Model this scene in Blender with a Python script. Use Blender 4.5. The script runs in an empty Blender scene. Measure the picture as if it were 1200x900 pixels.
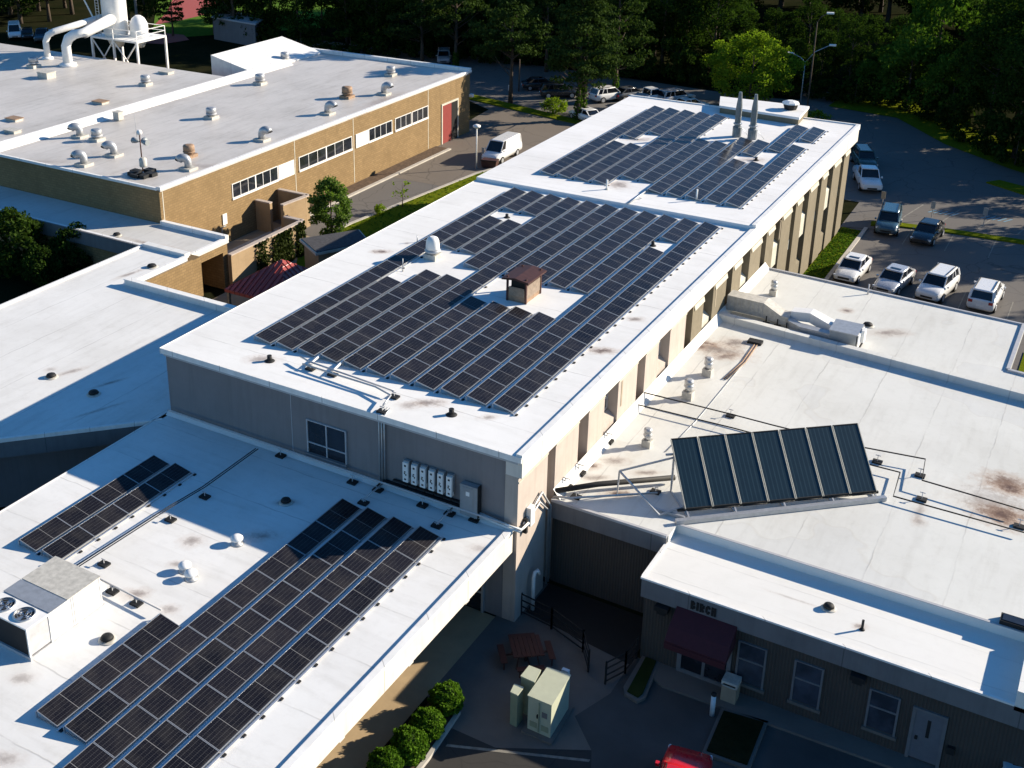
import bpy, bmesh, math, random
from mathutils import Vector, Matrix
random.seed(7)
S = bpy.context.scene
COL = S.collection
R = math.radians

# ------------------------------------------------------------------ camera (metres, z up, x = across the long building, y = along it)
CAM = Vector((0.0, 0.0, 34.0))
F, TH, RO, YA, CX, CY = 1375.516, 0.37458089, -0.0025125, -0.55038058, 502.584, 302.328
_d = Vector((math.sin(YA) * math.cos(TH), math.cos(YA) * math.cos(TH), -math.sin(TH)))
_r = Vector((math.cos(YA), -math.sin(YA), 0.0))
_u = _r.cross(_d)
_r2 = math.cos(RO) * _r + math.sin(RO) * _u
_u2 = -math.sin(RO) * _r + math.cos(RO) * _u
cam_data = bpy.data.cameras.new("camera")
cam = bpy.data.objects.new("camera", cam_data)
COL.objects.link(cam)
cam.matrix_world = Matrix(((_r2.x, _u2.x, -_d.x, CAM.x), (_r2.y, _u2.y, -_d.y, CAM.y), (_r2.z, _u2.z, -_d.z, CAM.z), (0, 0, 0, 1)))
cam_data.sensor_width = 36.0
cam_data.lens = 36.0 * F / 1200.0
cam_data.shift_x = (600 - CX) / 1200.0
cam_data.shift_y = (CY - 450) / 1200.0
cam_data.clip_end = 3000
S.camera = cam

def ray(px, py):
    return (px - CX) / F * _r2 - (py - CY) / F * _u2 + _d
def G(px, py, z=0.0):
    """survey point: where a sight line meets the level z"""
    v = ray(px, py); t = (z - CAM.z) / v.z
    return (round(v.x * t, 2), round(v.y * t, 2))
def onU(U, px, py):
    v = ray(px, py); t = U / v.x
    return (round(v.y * t, 2), round(34 + v.z * t, 2))
def onV(V, px, py):
    v = ray(px, py); t = V / v.y
    return (round(v.x * t, 2), round(34 + v.z * t, 2))

# ------------------------------------------------------------------ materials
MATS = {}
def _new(name):
    m = bpy.data.materials.new(name); m.use_nodes = True
    nt = m.node_tree; nt.nodes.clear()
    out = nt.nodes.new("ShaderNodeOutputMaterial")
    b = nt.nodes.new("ShaderNodeBsdfPrincipled")
    nt.links.new(b.outputs[0], out.inputs[0])
    MATS[name] = m
    return m, nt, b, out
def _math(nt, op, a, b=None, clamp=False):
    n = nt.nodes.new("ShaderNodeMath"); n.operation = op; n.use_clamp = clamp
    for i, v in enumerate((a, b)):
        if v is None: continue
        if isinstance(v, (int, float)): n.inputs[i].default_value = v
        else: nt.links.new(v, n.inputs[i])
    return n.outputs[0]
def _noise(nt, vec, scale, detail=4, rough=0.6):
    n = nt.nodes.new("ShaderNodeTexNoise"); n.inputs['Scale'].default_value = scale
    n.inputs['Detail'].default_value = detail; n.inputs['Roughness'].default_value = rough
    if vec is not None: nt.links.new(vec, n.inputs['Vector'])
    return n.outputs['Fac']
def _ramp(nt, fac, lo, hi, a=0.0, b=1.0):
    n = nt.nodes.new("ShaderNodeMapRange"); n.inputs[1].default_value = lo; n.inputs[2].default_value = hi
    n.inputs[3].default_value = a; n.inputs[4].default_value = b
    nt.links.new(fac, n.inputs[0]); return n.outputs[0]
def _mix(nt, fac, c1, c2, mode='MIX'):
    n = nt.nodes.new("ShaderNodeMix"); n.data_type = 'RGBA'; n.blend_type = mode
    for sock, v in ((n.inputs[0], fac), (n.inputs[6], c1), (n.inputs[7], c2)):
        if isinstance(v, (int, float)): sock.default_value = v
        elif isinstance(v, tuple): sock.default_value = (*v, 1.0) if len(v) == 3 else v
        else: nt.links.new(v, sock)
    return n.outputs[2]
def _pos(nt):
    return nt.nodes.new("ShaderNodeNewGeometry").outputs['Position']
def _bump(nt, b, h, strength=0.3, dist=0.02):
    n = nt.nodes.new("ShaderNodeBump"); n.inputs['Strength'].default_value = strength; n.inputs['Distance'].default_value = dist
    nt.links.new(h, n.inputs['Height']); nt.links.new(n.outputs[0], b.inputs['Normal'])

def plain(name, col, rough=0.6, metal=0.0, var=0.12, scale=3.0, spec=0.4, bump=0.0, streak=0.0, joint=0.0):
    m, nt, b, out = _new(name)
    p = _pos(nt)
    f = _noise(nt, p, scale, 5)
    k = _ramp(nt, f, 0.3, 0.7, 1 - var, 1 + var)
    hsv = nt.nodes.new("ShaderNodeHueSaturation"); hsv.inputs['Color'].default_value = (*col, 1)
    nt.links.new(k, hsv.inputs['Value'])
    cc = hsv.outputs[0]
    if streak:   # rain run-off: narrow vertical streaks and broad patches
        mp = nt.nodes.new("ShaderNodeMapping"); mp.inputs['Scale'].default_value = (2.2, 2.2, 0.12); nt.links.new(p, mp.inputs[0])
        s_ = _ramp(nt, _noise(nt, mp.outputs[0], 1.6, 5, 0.7), 0.48, 0.75, 0, streak)
        cc = _mix(nt, s_, cc, (col[0] * .5, col[1] * .48, col[2] * .45))
        cc = _mix(nt, _ramp(nt, _noise(nt, p, 0.35, 5, 0.7), 0.45, 0.7, 0, streak * .6), cc, (col[0] * .65, col[1] * .63, col[2] * .6))
    if joint:    # lapped joints across long metal trims, every few metres
        sp = nt.nodes.new("ShaderNodeSeparateXYZ"); nt.links.new(p, sp.inputs[0])
        fr = _math(nt, 'FRACT', _math(nt, 'DIVIDE', _math(nt, 'ADD', _math(nt, 'ADD', sp.outputs[0], sp.outputs[1]), 900.0), joint))
        ln_ = _ramp(nt, _math(nt, 'ABSOLUTE', _math(nt, 'SUBTRACT', fr, 0.5)), 0.5 - 0.03 / joint, 0.5 - 0.015 / joint, 0, .6)
        cc = _mix(nt, ln_, cc, (col[0] * .3, col[1] * .3, col[2] * .3))
    nt.links.new(cc, b.inputs['Base Color'])
    b.inputs['Roughness'].default_value = rough; b.inputs['Metallic'].default_value = metal
    b.inputs['Specular IOR Level'].default_value = spec
    if bump: _bump(nt, b, _noise(nt, p, scale * 8, 6), bump)
    return m

def roof_mat(name, base, seam_axis, seam_step, stains=(), rough=0.55, grime=0.14, seam_dark=0.12, ponds=0.0):
    """coated membrane: sheet seams, faint grime, brown stains at surveyed spots (x, y, rx, ry, strength, angle)"""
    m, nt, b, out = _new(name)
    p = _pos(nt)
    sep = nt.nodes.new("ShaderNodeSeparateXYZ"); nt.links.new(p, sep.inputs[0])
    big = _noise(nt, p, 0.18, 5, 0.62)
    fine = _noise(nt, p, 2.2, 6, 0.7)
    st = nt.nodes.new("ShaderNodeMapping"); st.inputs['Scale'].default_value = (2.5, 0.35, 1) if seam_axis == 0 else (0.35, 2.5, 1)
    nt.links.new(p, st.inputs[0])
    streak = _noise(nt, st.outputs[0], 0.8, 5, 0.65)
    g = _math(nt, 'ADD', _ramp(nt, big, 0.42, 0.75, 0, 0.55), _ramp(nt, fine, 0.5, 0.8, 0, 0.35))
    g = _math(nt, 'ADD', g, _ramp(nt, streak, 0.5, 0.8, 0, 0.5), True)
    g = _math(nt, 'MULTIPLY', g, grime * 2.2, True)
    col = _mix(nt, g, base, (base[0] * 0.55, base[1] * 0.53, base[2] * 0.49))
    # seams: wandering lines across one axis, weaker cross joints
    wob = _ramp(nt, _noise(nt, p, 0.6, 3), 0.3, 0.7, -0.05, 0.05)
    ax = _math(nt, 'ADD', sep.outputs[seam_axis], wob)
    fr = _math(nt, 'FRACT', _math(nt, 'DIVIDE', _math(nt, 'ADD', ax, 1000.0), seam_step))
    d = _math(nt, 'ABSOLUTE', _math(nt, 'SUBTRACT', fr, 0.5))
    line = _ramp(nt, d, 0.5 - 0.045 / seam_step, 0.5, 0, 1)
    line = _math(nt, 'MULTIPLY', line, _ramp(nt, _noise(nt, p, 0.5, 4), 0.38, 0.62, 0.15, 1))
    col = _mix(nt, _math(nt, 'MULTIPLY', line, seam_dark * 3, True), col, (0.30, 0.29, 0.27))
    tone = _math(nt, 'FLOOR', _math(nt, 'DIVIDE', _math(nt, 'ADD', ax, 1000.0 + seam_step / 2), seam_step))
    wn = nt.nodes.new("ShaderNodeTexWhiteNoise"); wn.noise_dimensions = '1D'; nt.links.new(tone, wn.inputs['W'])
    col = _mix(nt, _ramp(nt, wn.outputs['Value'], 0, 1, 0, 0.12), col, (0.48, 0.47, 0.45))
    if ponds:
        pn = _noise(nt, p, 0.16, 3, 0.5)
        ring = _math(nt, 'SUBTRACT', 1.0, _ramp(nt, _math(nt, 'ABSOLUTE', _math(nt, 'SUBTRACT', pn, 0.56)), 0.0, 0.008, 0, 1))
        col = _mix(nt, _math(nt, 'MULTIPLY', ring, 0.22 * ponds, True), col, (0.42, 0.36, 0.27))
        col = _mix(nt, _ramp(nt, pn, 0.555, 0.565, 0, 0.22 * ponds), col, (0.45, 0.46, 0.47))
    dn = _noise(nt, p, 2.6, 6, 0.75)
    for (sx, sy, rx, ry, amt, ang) in stains:
        mp = nt.nodes.new("ShaderNodeMapping"); mp.vector_type = 'TEXTURE'
        mp.inputs['Location'].default_value = (sx, sy, 0); mp.inputs['Rotation'].default_value = (0, 0, ang)
        mp.inputs['Scale'].default_value = (rx, ry, 1000)
        nt.links.new(p, mp.inputs[0])
        ln = nt.nodes.new("ShaderNodeVectorMath"); ln.operation = 'LENGTH'; nt.links.new(mp.outputs[0], ln.inputs[0])
        e = _math(nt, 'ADD', ln.outputs['Value'], _ramp(nt, dn, 0.25, 0.75, -0.38, 0.38))
        outer = _ramp(nt, e, 0.45, 1.1, 1, 0)
        inner = _ramp(nt, e, 0.12, 0.62, 1, 0)
        col = _mix(nt, _math(nt, 'MULTIPLY', outer, 0.55 * amt, True), col, (0.38, 0.25, 0.165))
        col = _mix(nt, _math(nt, 'MULTIPLY', inner, 0.95 * amt, True), col, (0.055, 0.024, 0.022))
    nt.links.new(col, b.inputs['Base Color'])
    b.inputs['Roughness'].default_value = rough; b.inputs['Specular IOR Level'].default_value = 0.35
    _bump(nt, b, _math(nt, 'ADD', _noise(nt, p, 1.2, 6, 0.7), _math(nt, 'MULTIPLY', line, 0.6)), 0.25, 0.02)
    return m

def brick_mat(name, c1, c2, mortar, bw=0.42, bh=0.205, dirt=0.4):
    m, nt, b, out = _new(name)
    p = _pos(nt)
    sep = nt.nodes.new("ShaderNodeSeparateXYZ"); nt.links.new(p, sep.inputs[0])
    cmb = nt.nodes.new("ShaderNodeCombineXYZ")
    nt.links.new(_math(nt, 'ADD', sep.outputs[0], sep.outputs[1]), cmb.inputs[0]); nt.links.new(sep.outputs[2], cmb.inputs[1])
    br = nt.nodes.new("ShaderNodeTexBrick")
    br.inputs['Color1'].default_value = (*c1, 1); br.inputs['Color2'].default_value = (*c2, 1); br.inputs['Mortar'].default_value = (*mortar, 1)
    br.inputs['Scale'].default_value = 1.0; br.inputs['Brick Width'].default_value = bw; br.inputs['Row Height'].default_value = bh
    br.inputs['Mortar Size'].default_value = 0.016; br.inputs['Bias'].default_value = 0.1
    nt.links.new(cmb.outputs[0], br.inputs['Vector'])
    n1 = _noise(nt, p, 0.5, 5, 0.65)
    col = _mix(nt, _ramp(nt, n1, 0.4, 0.75, 0, dirt), br.outputs['Color'], (c1[0] * 0.5, c1[1] * 0.48, c1[2] * 0.45))
    mp = nt.nodes.new("ShaderNodeMapping"); mp.inputs['Scale'].default_value = (1, 1, 0.12); nt.links.new(p, mp.inputs[0])
    col = _mix(nt, _ramp(nt, _noise(nt, mp.outputs[0], 1.4, 4), 0.55, 0.8, 0, dirt), col, (c1[0] * 0.45, c1[1] * 0.45, c1[2] * 0.45))
    nt.links.new(col, b.inputs['Base Color']); b.inputs['Roughness'].default_value = 0.85; b.inputs['Specular IOR Level'].default_value = 0.2
    _bump(nt, b, br.outputs['Fac'], -0.4, 0.01)
    return m

def rib_mat(name, c, step=0.2, dark=0.55):
    m, nt, b, out = _new(name)
    p = _pos(nt)
    sep = nt.nodes.new("ShaderNodeSeparateXYZ"); nt.links.new(p, sep.inputs[0])
    s = _math(nt, 'FRACT', _math(nt, 'DIVIDE', _math(nt, 'ADD', _math(nt, 'ADD', sep.outputs[0], sep.outputs[1]), 500.0), step))
    d = _ramp(nt, _math(nt, 'ABSOLUTE', _math(nt, 'SUBTRACT', s, 0.5)), 0.12, 0.3, 0, 1)
    col = _mix(nt, d, (c[0] * dark, c[1] * dark, c[2] * dark), c)
    col = _mix(nt, _ramp(nt, _noise(nt, p, 0.8, 5), 0.4, 0.7, 0, 0.35), col, (c[0] * 0.6, c[1] * 0.58, c[2] * 0.55))
    nt.links.new(col, b.inputs['Base Color']); b.inputs['Roughness'].default_value = 0.85
    _bump(nt, b, d, 0.7, 0.03)
    return m

def stripe_mat(name, c1, c2, axis_local, step, width=0.12, rough=0.45, metal=0.0, bump=0.6):
    """standing seams / slats in object space"""
    m, nt, b, out = _new(name)
    tc = nt.nodes.new("ShaderNodeTexCoord")
    sep = nt.nodes.new("ShaderNodeSeparateXYZ"); nt.links.new(tc.outputs['Object'], sep.inputs[0])
    s = _math(nt, 'FRACT', _math(nt, 'DIVIDE', _math(nt, 'ADD', sep.outputs[axis_local], 500.0), step))
    d = _ramp(nt, _math(nt, 'ABSOLUTE', _math(nt, 'SUBTRACT', s, 0.5)), 0.5 - width, 0.5 - width * 0.5, 0, 1)
    col = _mix(nt, d, c1, c2)
    col = _mix(nt, _ramp(nt, _noise(nt, tc.outputs['Object'], 2.0, 4), 0.4, 0.7, 0, 0.25), col, (c1[0] * .6, c1[1] * .6, c1[2] * .6))
    nt.links.new(col, b.inputs['Base Color']); b.inputs['Roughness'].default_value = rough; b.inputs['Metallic'].default_value = metal
    if bump: _bump(nt, b, d, bump, 0.03)
    return m

def asphalt_mat(name, c, patch=0.3, rough=0.9):
    m, nt, b, out = _new(name)
    p = _pos(nt)
    col = _mix(nt, _ramp(nt, _noise(nt, p, 0.12, 5, 0.6), 0.35, 0.7, 0, patch), c, (c[0] * 0.55, c[1] * 0.55, c[2] * 0.57))
    col = _mix(nt, _ramp(nt, _noise(nt, p, 6.0, 6, 0.75), 0.3, 0.75, 0, 0.35), col, (c[0] * 1.4, c[1] * 1.38, c[2] * 1.33))
    v = nt.nodes.new("ShaderNodeTexVoronoi"); v.feature = 'DISTANCE_TO_EDGE'; v.inputs['Scale'].default_value = 0.22
    mp = nt.nodes.new("ShaderNodeVectorMath"); mp.operation = 'ADD'
    nn = nt.nodes.new("ShaderNodeTexNoise"); nn.inputs['Scale'].default_value = 0.7; nt.links.new(p, nn.inputs['Vector'])
    nt.links.new(p, mp.inputs[0]); nt.links.new(nn.outputs['Color'], mp.inputs[1]); nt.links.new(mp.outputs[0], v.inputs['Vector'])
    crack = _ramp(nt, v.outputs['Distance'], 0.0, 0.012, 1, 0)
    col = _mix(nt, _math(nt, 'MULTIPLY', crack, 0.4), col, (0.02, 0.02, 0.02))
    nt.links.new(col, b.inputs['Base Color']); b.inputs['Roughness'].default_value = rough; b.inputs['Specular IOR Level'].default_value = 0.25
    _bump(nt, b, _noise(nt, p, 30, 3), 0.2, 0.01)
    return m

def ground_mat(name, c1, c2, scale=0.5):
    m, nt, b, out = _new(name)
    p = _pos(nt)
    col = _mix(nt, _ramp(nt, _noise(nt, p, scale, 6, 0.7), 0.35, 0.65), c1, c2)
    col = _mix(nt, _ramp(nt, _noise(nt, p, scale * 12, 5, 0.75), 0.35, 0.7, 0, 0.6), col, (c1[0] * 0.45, c1[1] * 0.5, c1[2] * 0.45))
    nt.links.new(col, b.inputs['Base Color']); b.inputs['Roughness'].default_value = 1.0; b.inputs['Specular IOR Level'].default_value = 0.0
    _bump(nt, b, _noise(nt, p, scale * 25, 4), 0.6, 0.05)
    return m

def leaf_mat(name, c_dark, c_light, trans=0.4):
    m, nt, b, out = _new(name)
    nt.nodes.remove(b)
    oi = nt.nodes.new("ShaderNodeObjectInfo")
    tc = nt.nodes.new("ShaderNodeTexCoord")
    n = _noise(nt, tc.outputs['Object'], 0.55, 4, 0.6)
    isl = nt.nodes.new("ShaderNodeNewGeometry").outputs['Random Per Island']
    f = _math(nt, 'ADD', _ramp(nt, n, 0.3, 0.7, 0, 0.55), _math(nt, 'MULTIPLY', isl, 0.35))
    f = _math(nt, 'ADD', f, _math(nt, 'MULTIPLY', oi.outputs['Random'], 0.2), True)
    col = _mix(nt, f, c_dark, c_light)
    d = nt.nodes.new("ShaderNodeBsdfDiffuse"); t = nt.nodes.new("ShaderNodeBsdfTranslucent")
    nt.links.new(col, d.inputs[0])
    tcol = _mix(nt, 1.0, col, (1.0, 1.15, 0.45), 'MULTIPLY')
    nt.links.new(tcol, t.inputs[0])
    mx = nt.nodes.new("ShaderNodeMixShader"); mx.inputs[0].default_value = trans
    nt.links.new(d.outputs[0], mx.inputs[1]); nt.links.new(t.outputs[0], mx.inputs[2])
    nt.links.new(mx.outputs[0], out.inputs[0])
    return m

def paint_mat(name, c, rough=0.3, metal=0.0):
    m, nt, b, out = _new(name)
    tc = nt.nodes.new("ShaderNodeTexCoord")
    sep = nt.nodes.new("ShaderNodeSeparateXYZ"); nt.links.new(tc.outputs['Object'], sep.inputs[0])
    dirt = _math(nt, 'MULTIPLY', _ramp(nt, sep.outputs[2], 0.2, 0.75, 0.55, 0.0), _ramp(nt, _noise(nt, tc.outputs['Object'], 4, 5), 0.3, 0.7, 0.2, 1))
    col = _mix(nt, dirt, c, (0.12, 0.11, 0.09))
    nt.links.new(col, b.inputs['Base Color']); b.inputs['Roughness'].default_value = rough; b.inputs['Metallic'].default_value = metal
    b.inputs['Coat Weight'].default_value = 0.6; b.inputs['Coat Roughness'].default_value = 0.08
    nt.links.new(_ramp(nt, _noise(nt, tc.outputs['Object'], 6, 4), 0.3, 0.7, rough * 0.8, rough * 1.4), b.inputs['Roughness'])
    return m

def glass_mat(name, c=(0.012, 0.014, 0.018), rough=0.05):
    m, nt, b, out = _new(name)
    p = _pos(nt)
    col = _mix(nt, _ramp(nt, _noise(nt, p, 0.9, 3), 0.4, 0.7, 0, 1), c, (c[0] * 2.2, c[1] * 2.2, c[2] * 2.3))
    nt.links.new(col, b.inputs['Base Color']); b.inputs['Roughness'].default_value = rough
    b.inputs['Specular IOR Level'].default_value = 0.6
    return m

def panel_mat(name):
    """photovoltaic half-cell module: faint silver cell grid under glass, uv in module space"""
    m, nt, b, out = _new(name)
    uv = nt.nodes.new("ShaderNodeUVMap")
    sep = nt.nodes.new("ShaderNodeSeparateXYZ"); nt.links.new(uv.outputs[0], sep.inputs[0])
    def lines(sock, n, w):
        fr = _math(nt, 'FRACT', _math(nt, 'MULTIPLY', sock, n))
        d = _math(nt, 'ABSOLUTE', _math(nt, 'SUBTRACT', fr, 0.5))
        return _ramp(nt, d, 0.5 - w, 0.5 - w * 0.5, 0, 1)
    lx = lines(sep.outputs[0], 6, 0.03)
    ly = lines(sep.outputs[1], 24, 0.035)
    bus = lines(sep.outputs[0], 54, 0.10)
    mid = _ramp(nt, _math(nt, 'ABSOLUTE', _math(nt, 'SUBTRACT', sep.outputs[1], 0.5)), 0.0035, 0.006, 1, 0)
    oi = nt.nodes.new("ShaderNodeObjectInfo")
    base = _mix(nt, oi.outputs['Random'], (0.005, 0.005, 0.008), (0.012, 0.011, 0.015))
    col = _mix(nt, _math(nt, 'MULTIPLY', bus, 0.06), base, (0.20, 0.20, 0.22))
    col = _mix(nt, _math(nt, 'MULTIPLY', ly, 0.16), col, (0.22, 0.22, 0.23))
    col = _mix(nt, _math(nt, 'MULTIPLY', lx, 0.3), col, (0.30, 0.30, 0.30))
    col = _mix(nt, _math(nt, 'MULTIPLY', mid, 0.6), col, (0.36, 0.36, 0.36))
    dust = _ramp(nt, _noise(nt, _pos(nt), 1.1, 6, 0.7), 0.45, 0.8, 0.0, 0.10)
    dust = _math(nt, 'ADD', dust, _math(nt, 'MULTIPLY', _ramp(nt, sep.outputs[0], 0.90, 1.0, 0, 1), 0.10))
    col = _mix(nt, dust, col, (0.22, 0.20, 0.17))
    nt.links.new(col, b.inputs['Base Color'])
    b.inputs['Roughness'].default_value = 0.16; b.inputs['Specular IOR Level'].default_value = 0.17
    p = _pos(nt)
    nt.links.new(_ramp(nt, _noise(nt, p, 1.5, 4), 0.3, 0.7, 0.12, 0.26), b.inputs['Roughness'])
    return m

# ------------------------------------------------------------------ mesh building
class MB:
    def __init__(s): s.v = []; s.f = []; s.smooth = []
    def quad(s, *pts):
        n = len(s.v); s.v += [tuple(p) for p in pts]; s.f.append(tuple(range(n, n + len(pts)))); s.smooth.append(False); return s
    def box(s, x0, x1, y0, y1, z0, z1):
        n = len(s.v)
        s.v += [(x0, y0, z0), (x1, y0, z0), (x1, y1, z0), (x0, y1, z0), (x0, y0, z1), (x1, y0, z1), (x1, y1, z1), (x0, y1, z1)]
        for q in ((0, 3, 2, 1), (4, 5, 6, 7), (0, 1, 5, 4), (1, 2, 6, 5), (2, 3, 7, 6), (3, 0, 4, 7)):
            s.f.append(tuple(n + i for i in q)); s.smooth.append(False)
        return s
    def obox(s, c, dx, dy, lx, ly, z0, z1):
        """box on oriented axes: c = centre xy, dx/dy unit 2-vectors"""
        n = len(s.v)
        for z in (z0, z1):
            for sx, sy in ((-1, -1), (1, -1), (1, 1), (-1, 1)):
                s.v.append((c[0] + dx[0] * sx * lx / 2 + dy[0] * sy * ly / 2, c[1] + dx[1] * sx * lx / 2 + dy[1] * sy * ly / 2, z))
        for q in ((0, 3, 2, 1), (4, 5, 6, 7), (0, 1, 5, 4), (1, 2, 6, 5), (2, 3, 7, 6), (3, 0, 4, 7)):
            s.f.append(tuple(n + i for i in q)); s.smooth.append(False)
        return s
    def wallseg(s, a, b, t, z0, z1):
        d = Vector((b[0] - a[0], b[1] - a[1])); L = d.length; d /= L
        return s.obox(((a[0] + b[0]) / 2, (a[1] + b[1]) / 2), (d.x, d.y), (-d.y, d.x), L, t, z0, z1)
    def prism(s, poly, z0, z1, bottom=True):
        """vertical prism, poly counter-clockwise from above; z1 may be a list of heights"""
        k = len(poly); n = len(s.v)
        zt = z1 if isinstance(z1, (list, tuple)) else [z1] * k
        s.v += [(p[0], p[1], z0) for p in poly] + [(p[0], p[1], zt[i]) for i, p in enumerate(poly)]
        s.f.append(tuple(n + k + i for i in range(k))); s.smooth.append(False)
        if bottom: s.f.append(tuple(n + i for i in reversed(range(k)))); s.smooth.append(False)
        for i in range(k):
            j = (i + 1) % k
            s.f.append((n + i, n + j, n + k + j, n + k + i)); s.smooth.append(False)
        return s
    def lathe(s, c, prof, seg=16, smooth=True, cap=True):
        """prof: list of (r, z) bottom to top about a vertical axis at c"""
        n = len(s.v)
        for r, z in prof:
            for i in range(seg):
                a = 2 * math.pi * i / seg
                s.v.append((c[0] + r * math.cos(a), c[1] + r * math.sin(a), c[2] + z))
        for k in range(len(prof) - 1):
            for i in range(seg):
                j = (i + 1) % seg
                s.f.append((n + k * seg + i, n + k * seg + j, n + (k + 1) * seg + j, n + (k + 1) * seg + i)); s.smooth.append(smooth)
        if cap:
            s.f.append(tuple(n + (len(prof) - 1) * seg + i for i in range(seg))); s.smooth.append(False)
            s.f.append(tuple(n + i for i in reversed(range(seg)))); s.smooth.append(False)
        return s
    def tube(s, pts, r, seg=8, cap=True):
        """round bar along a polyline; r number or list"""
        pts = [Vector(p) for p in pts]; k = len(pts); n = len(s.v)
        rr = r if isinstance(r, (list, tuple)) else [r] * k
        prev = None
        for i, p in enumerate(pts):
            t = (pts[min(i + 1, k - 1)] - pts[max(i - 1, 0)]).normalized()
            if prev is None:
                a = Vector((0, 0, 1)) if abs(t.z) < 0.9 else Vector((1, 0, 0))
                u = t.cross(a).normalized()
            else:
                u = (prev - t * prev.dot(t)).normalized()
            prev = u; w = t.cross(u)
            for j in range(seg):
                an = 2 * math.pi * j / seg
                s.v.append(tuple(p + (u * math.cos(an) + w * math.sin(an)) * rr[i]))
        for i in range(k - 1):
            for j in range(seg):
                q = (j + 1) % seg
                s.f.append((n + i * seg + j, n + i * seg + q, n + (i + 1) * seg + q, n + (i + 1) * seg + j)); s.smooth.append(True)
        if cap:
            s.f.append(tuple(n + j for j in reversed(range(seg)))); s.smooth.append(False)
            s.f.append(tuple(n + (k - 1) * seg + j for j in range(seg))); s.smooth.append(False)
        return s
    def beam(s, a, b, w, h=None):
        """square bar from a to b"""
        h = h or w
        a = Vector(a); b = Vector(b); t = (b - a).normalized()
        up = Vector((0, 0, 1)) if abs(t.z) < 0.95 else Vector((1, 0, 0))
        u = t.cross(up).normalized() * w / 2; w2 = u.cross(t).normalized() * h / 2
        n = len(s.v)
        for p in (a, b):
            for q in (-u - w2, u - w2, u + w2, -u + w2): s.v.append(tuple(p + q))
        for q in ((0, 3, 2, 1), (4, 5, 6, 7), (0, 1, 5, 4), (1, 2, 6, 5), (2, 3, 7, 6), (3, 0, 4, 7)):
            s.f.append(tuple(n + i for i in q)); s.smooth.append(False)
        return s
    def loft(s, rings, smooth=True, cap=True):
        n = len(s.v); k = len(rings[0])
        for r in rings: s.v += [tuple(p) for p in r]
        for i in range(len(rings) - 1):
            for j in range(k):
                q = (j + 1) % k
                s.f.append((n + i * k + j, n + i * k + q, n + (i + 1) * k + q, n + (i + 1) * k + j)); s.smooth.append(smooth)
        if cap:
            s.f.append(tuple(n + j for j in reversed(range(k)))); s.smooth.append(False)
            m = n + (len(rings) - 1) * k
            s.f.append(tuple(m + j for j in range(k))); s.smooth.append(False)
        return s

def root_loc(o):
    while o.parent: o = o.parent
    return o.location
def obj(name, mb, mat, parent=None, world=True, fix=False):
    me = bpy.data.meshes.new(name)
    off = Vector((0, 0, 0))
    if parent is not None and world: off = root_loc(parent)
    me.from_pydata([(x - off.x, y - off.y, z - off.z) for x, y, z in mb.v], [], mb.f)
    me.polygons.foreach_set('use_smooth', mb.smooth)
    if fix:
        bm = bmesh.new(); bm.from_mesh(me); bmesh.ops.recalc_face_normals(bm, faces=bm.faces); bm.to_mesh(me); bm.free()
    me.materials.append(MATS[mat] if isinstance(mat, str) else mat)
    me.update()
    o = bpy.data.objects.new(name, me); COL.objects.link(o)
    if parent is not None: o.parent = parent
    return o
def tag(o, label, cat, group=None):
    o['label'] = label; o['category'] = cat
    if group: o['group'] = group
    return o
def thing(name, label, cat, loc=(0, 0, 0), rz=0.0, group=None):
    o = bpy.data.objects.new(name, None); COL.objects.link(o)
    o.empty_display_size = 0.3
    o.location = loc; o.rotation_euler = (0, 0, rz)
    return tag(o, label, cat, group)
def struct(name, mb, mat):
    o = obj(name, mb, mat); o['kind'] = 'structure'; return o
def stuff(name, mb, mat):
    o = obj(name, mb, mat); o['kind'] = 'stuff'; return o
def dup(root, loc=None, rz=None, label=None, group=None, scale=None):
    r = root.copy(); COL.objects.link(r)
    if loc is not None: r.location = loc
    if rz is not None: r.rotation_euler = (0, 0, rz)
    if scale is not None: r.scale = scale
    if label: r['label'] = label
    if group: r['group'] = group
    for ch in root.children:
        c = ch.copy(); COL.objects.link(c); c.parent = r
        for g in ch.children:
            d = g.copy(); COL.objects.link(d); d.parent = c
    return r
ORD = ["nearest", "second", "third", "fourth", "fifth", "sixth", "seventh", "eighth", "ninth", "tenth", "eleventh", "twelfth", "thirteenth", "fourteenth"]
ORDL = ["first"] + ORD[1:]
# ------------------------------------------------------------------ palette
def st(px, py, z, rx, ry, amt, ang=0.6):
    x, y = G(px, py, z); return (x, y, rx, ry, amt, ang)
roof_mat("roof_main", (0.80, 0.79, 0.76), 1, 3.05, [st(597, 294, 8.5, 0.7, 0.4, .5), st(706, 411, 8.5, .9, .5, .9), st(745, 374, 8.5, .6, .4, .6), st(306, 421, 8.5, 1.1, .6, .5),
    st(503, 472, 8.5, 1.2, .5, .6), st(572, 489, 8.5, .6, .3, .5), st(446, 295, 8.5, .8, .45, .8), st(477, 285, 8.5, .3, .3, .4), st(480, 475, 8.5, .8, .5, .4)], grime=0.2, seam_dark=.2, rough=0.75)
roof_mat("roof_rear", (0.80, 0.79, 0.77), 1, 3.05, [st(725, 217, 8.7, 1.0, 1.2, .6), st(748, 164, 8.7, 1.6, 1.0, .45), st(880, 188, 8.7, 1.6, .9, .5), st(884, 148, 8.7, .6, .6, .5)], grime=0.2, seam_dark=.2, rough=0.75)
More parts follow.
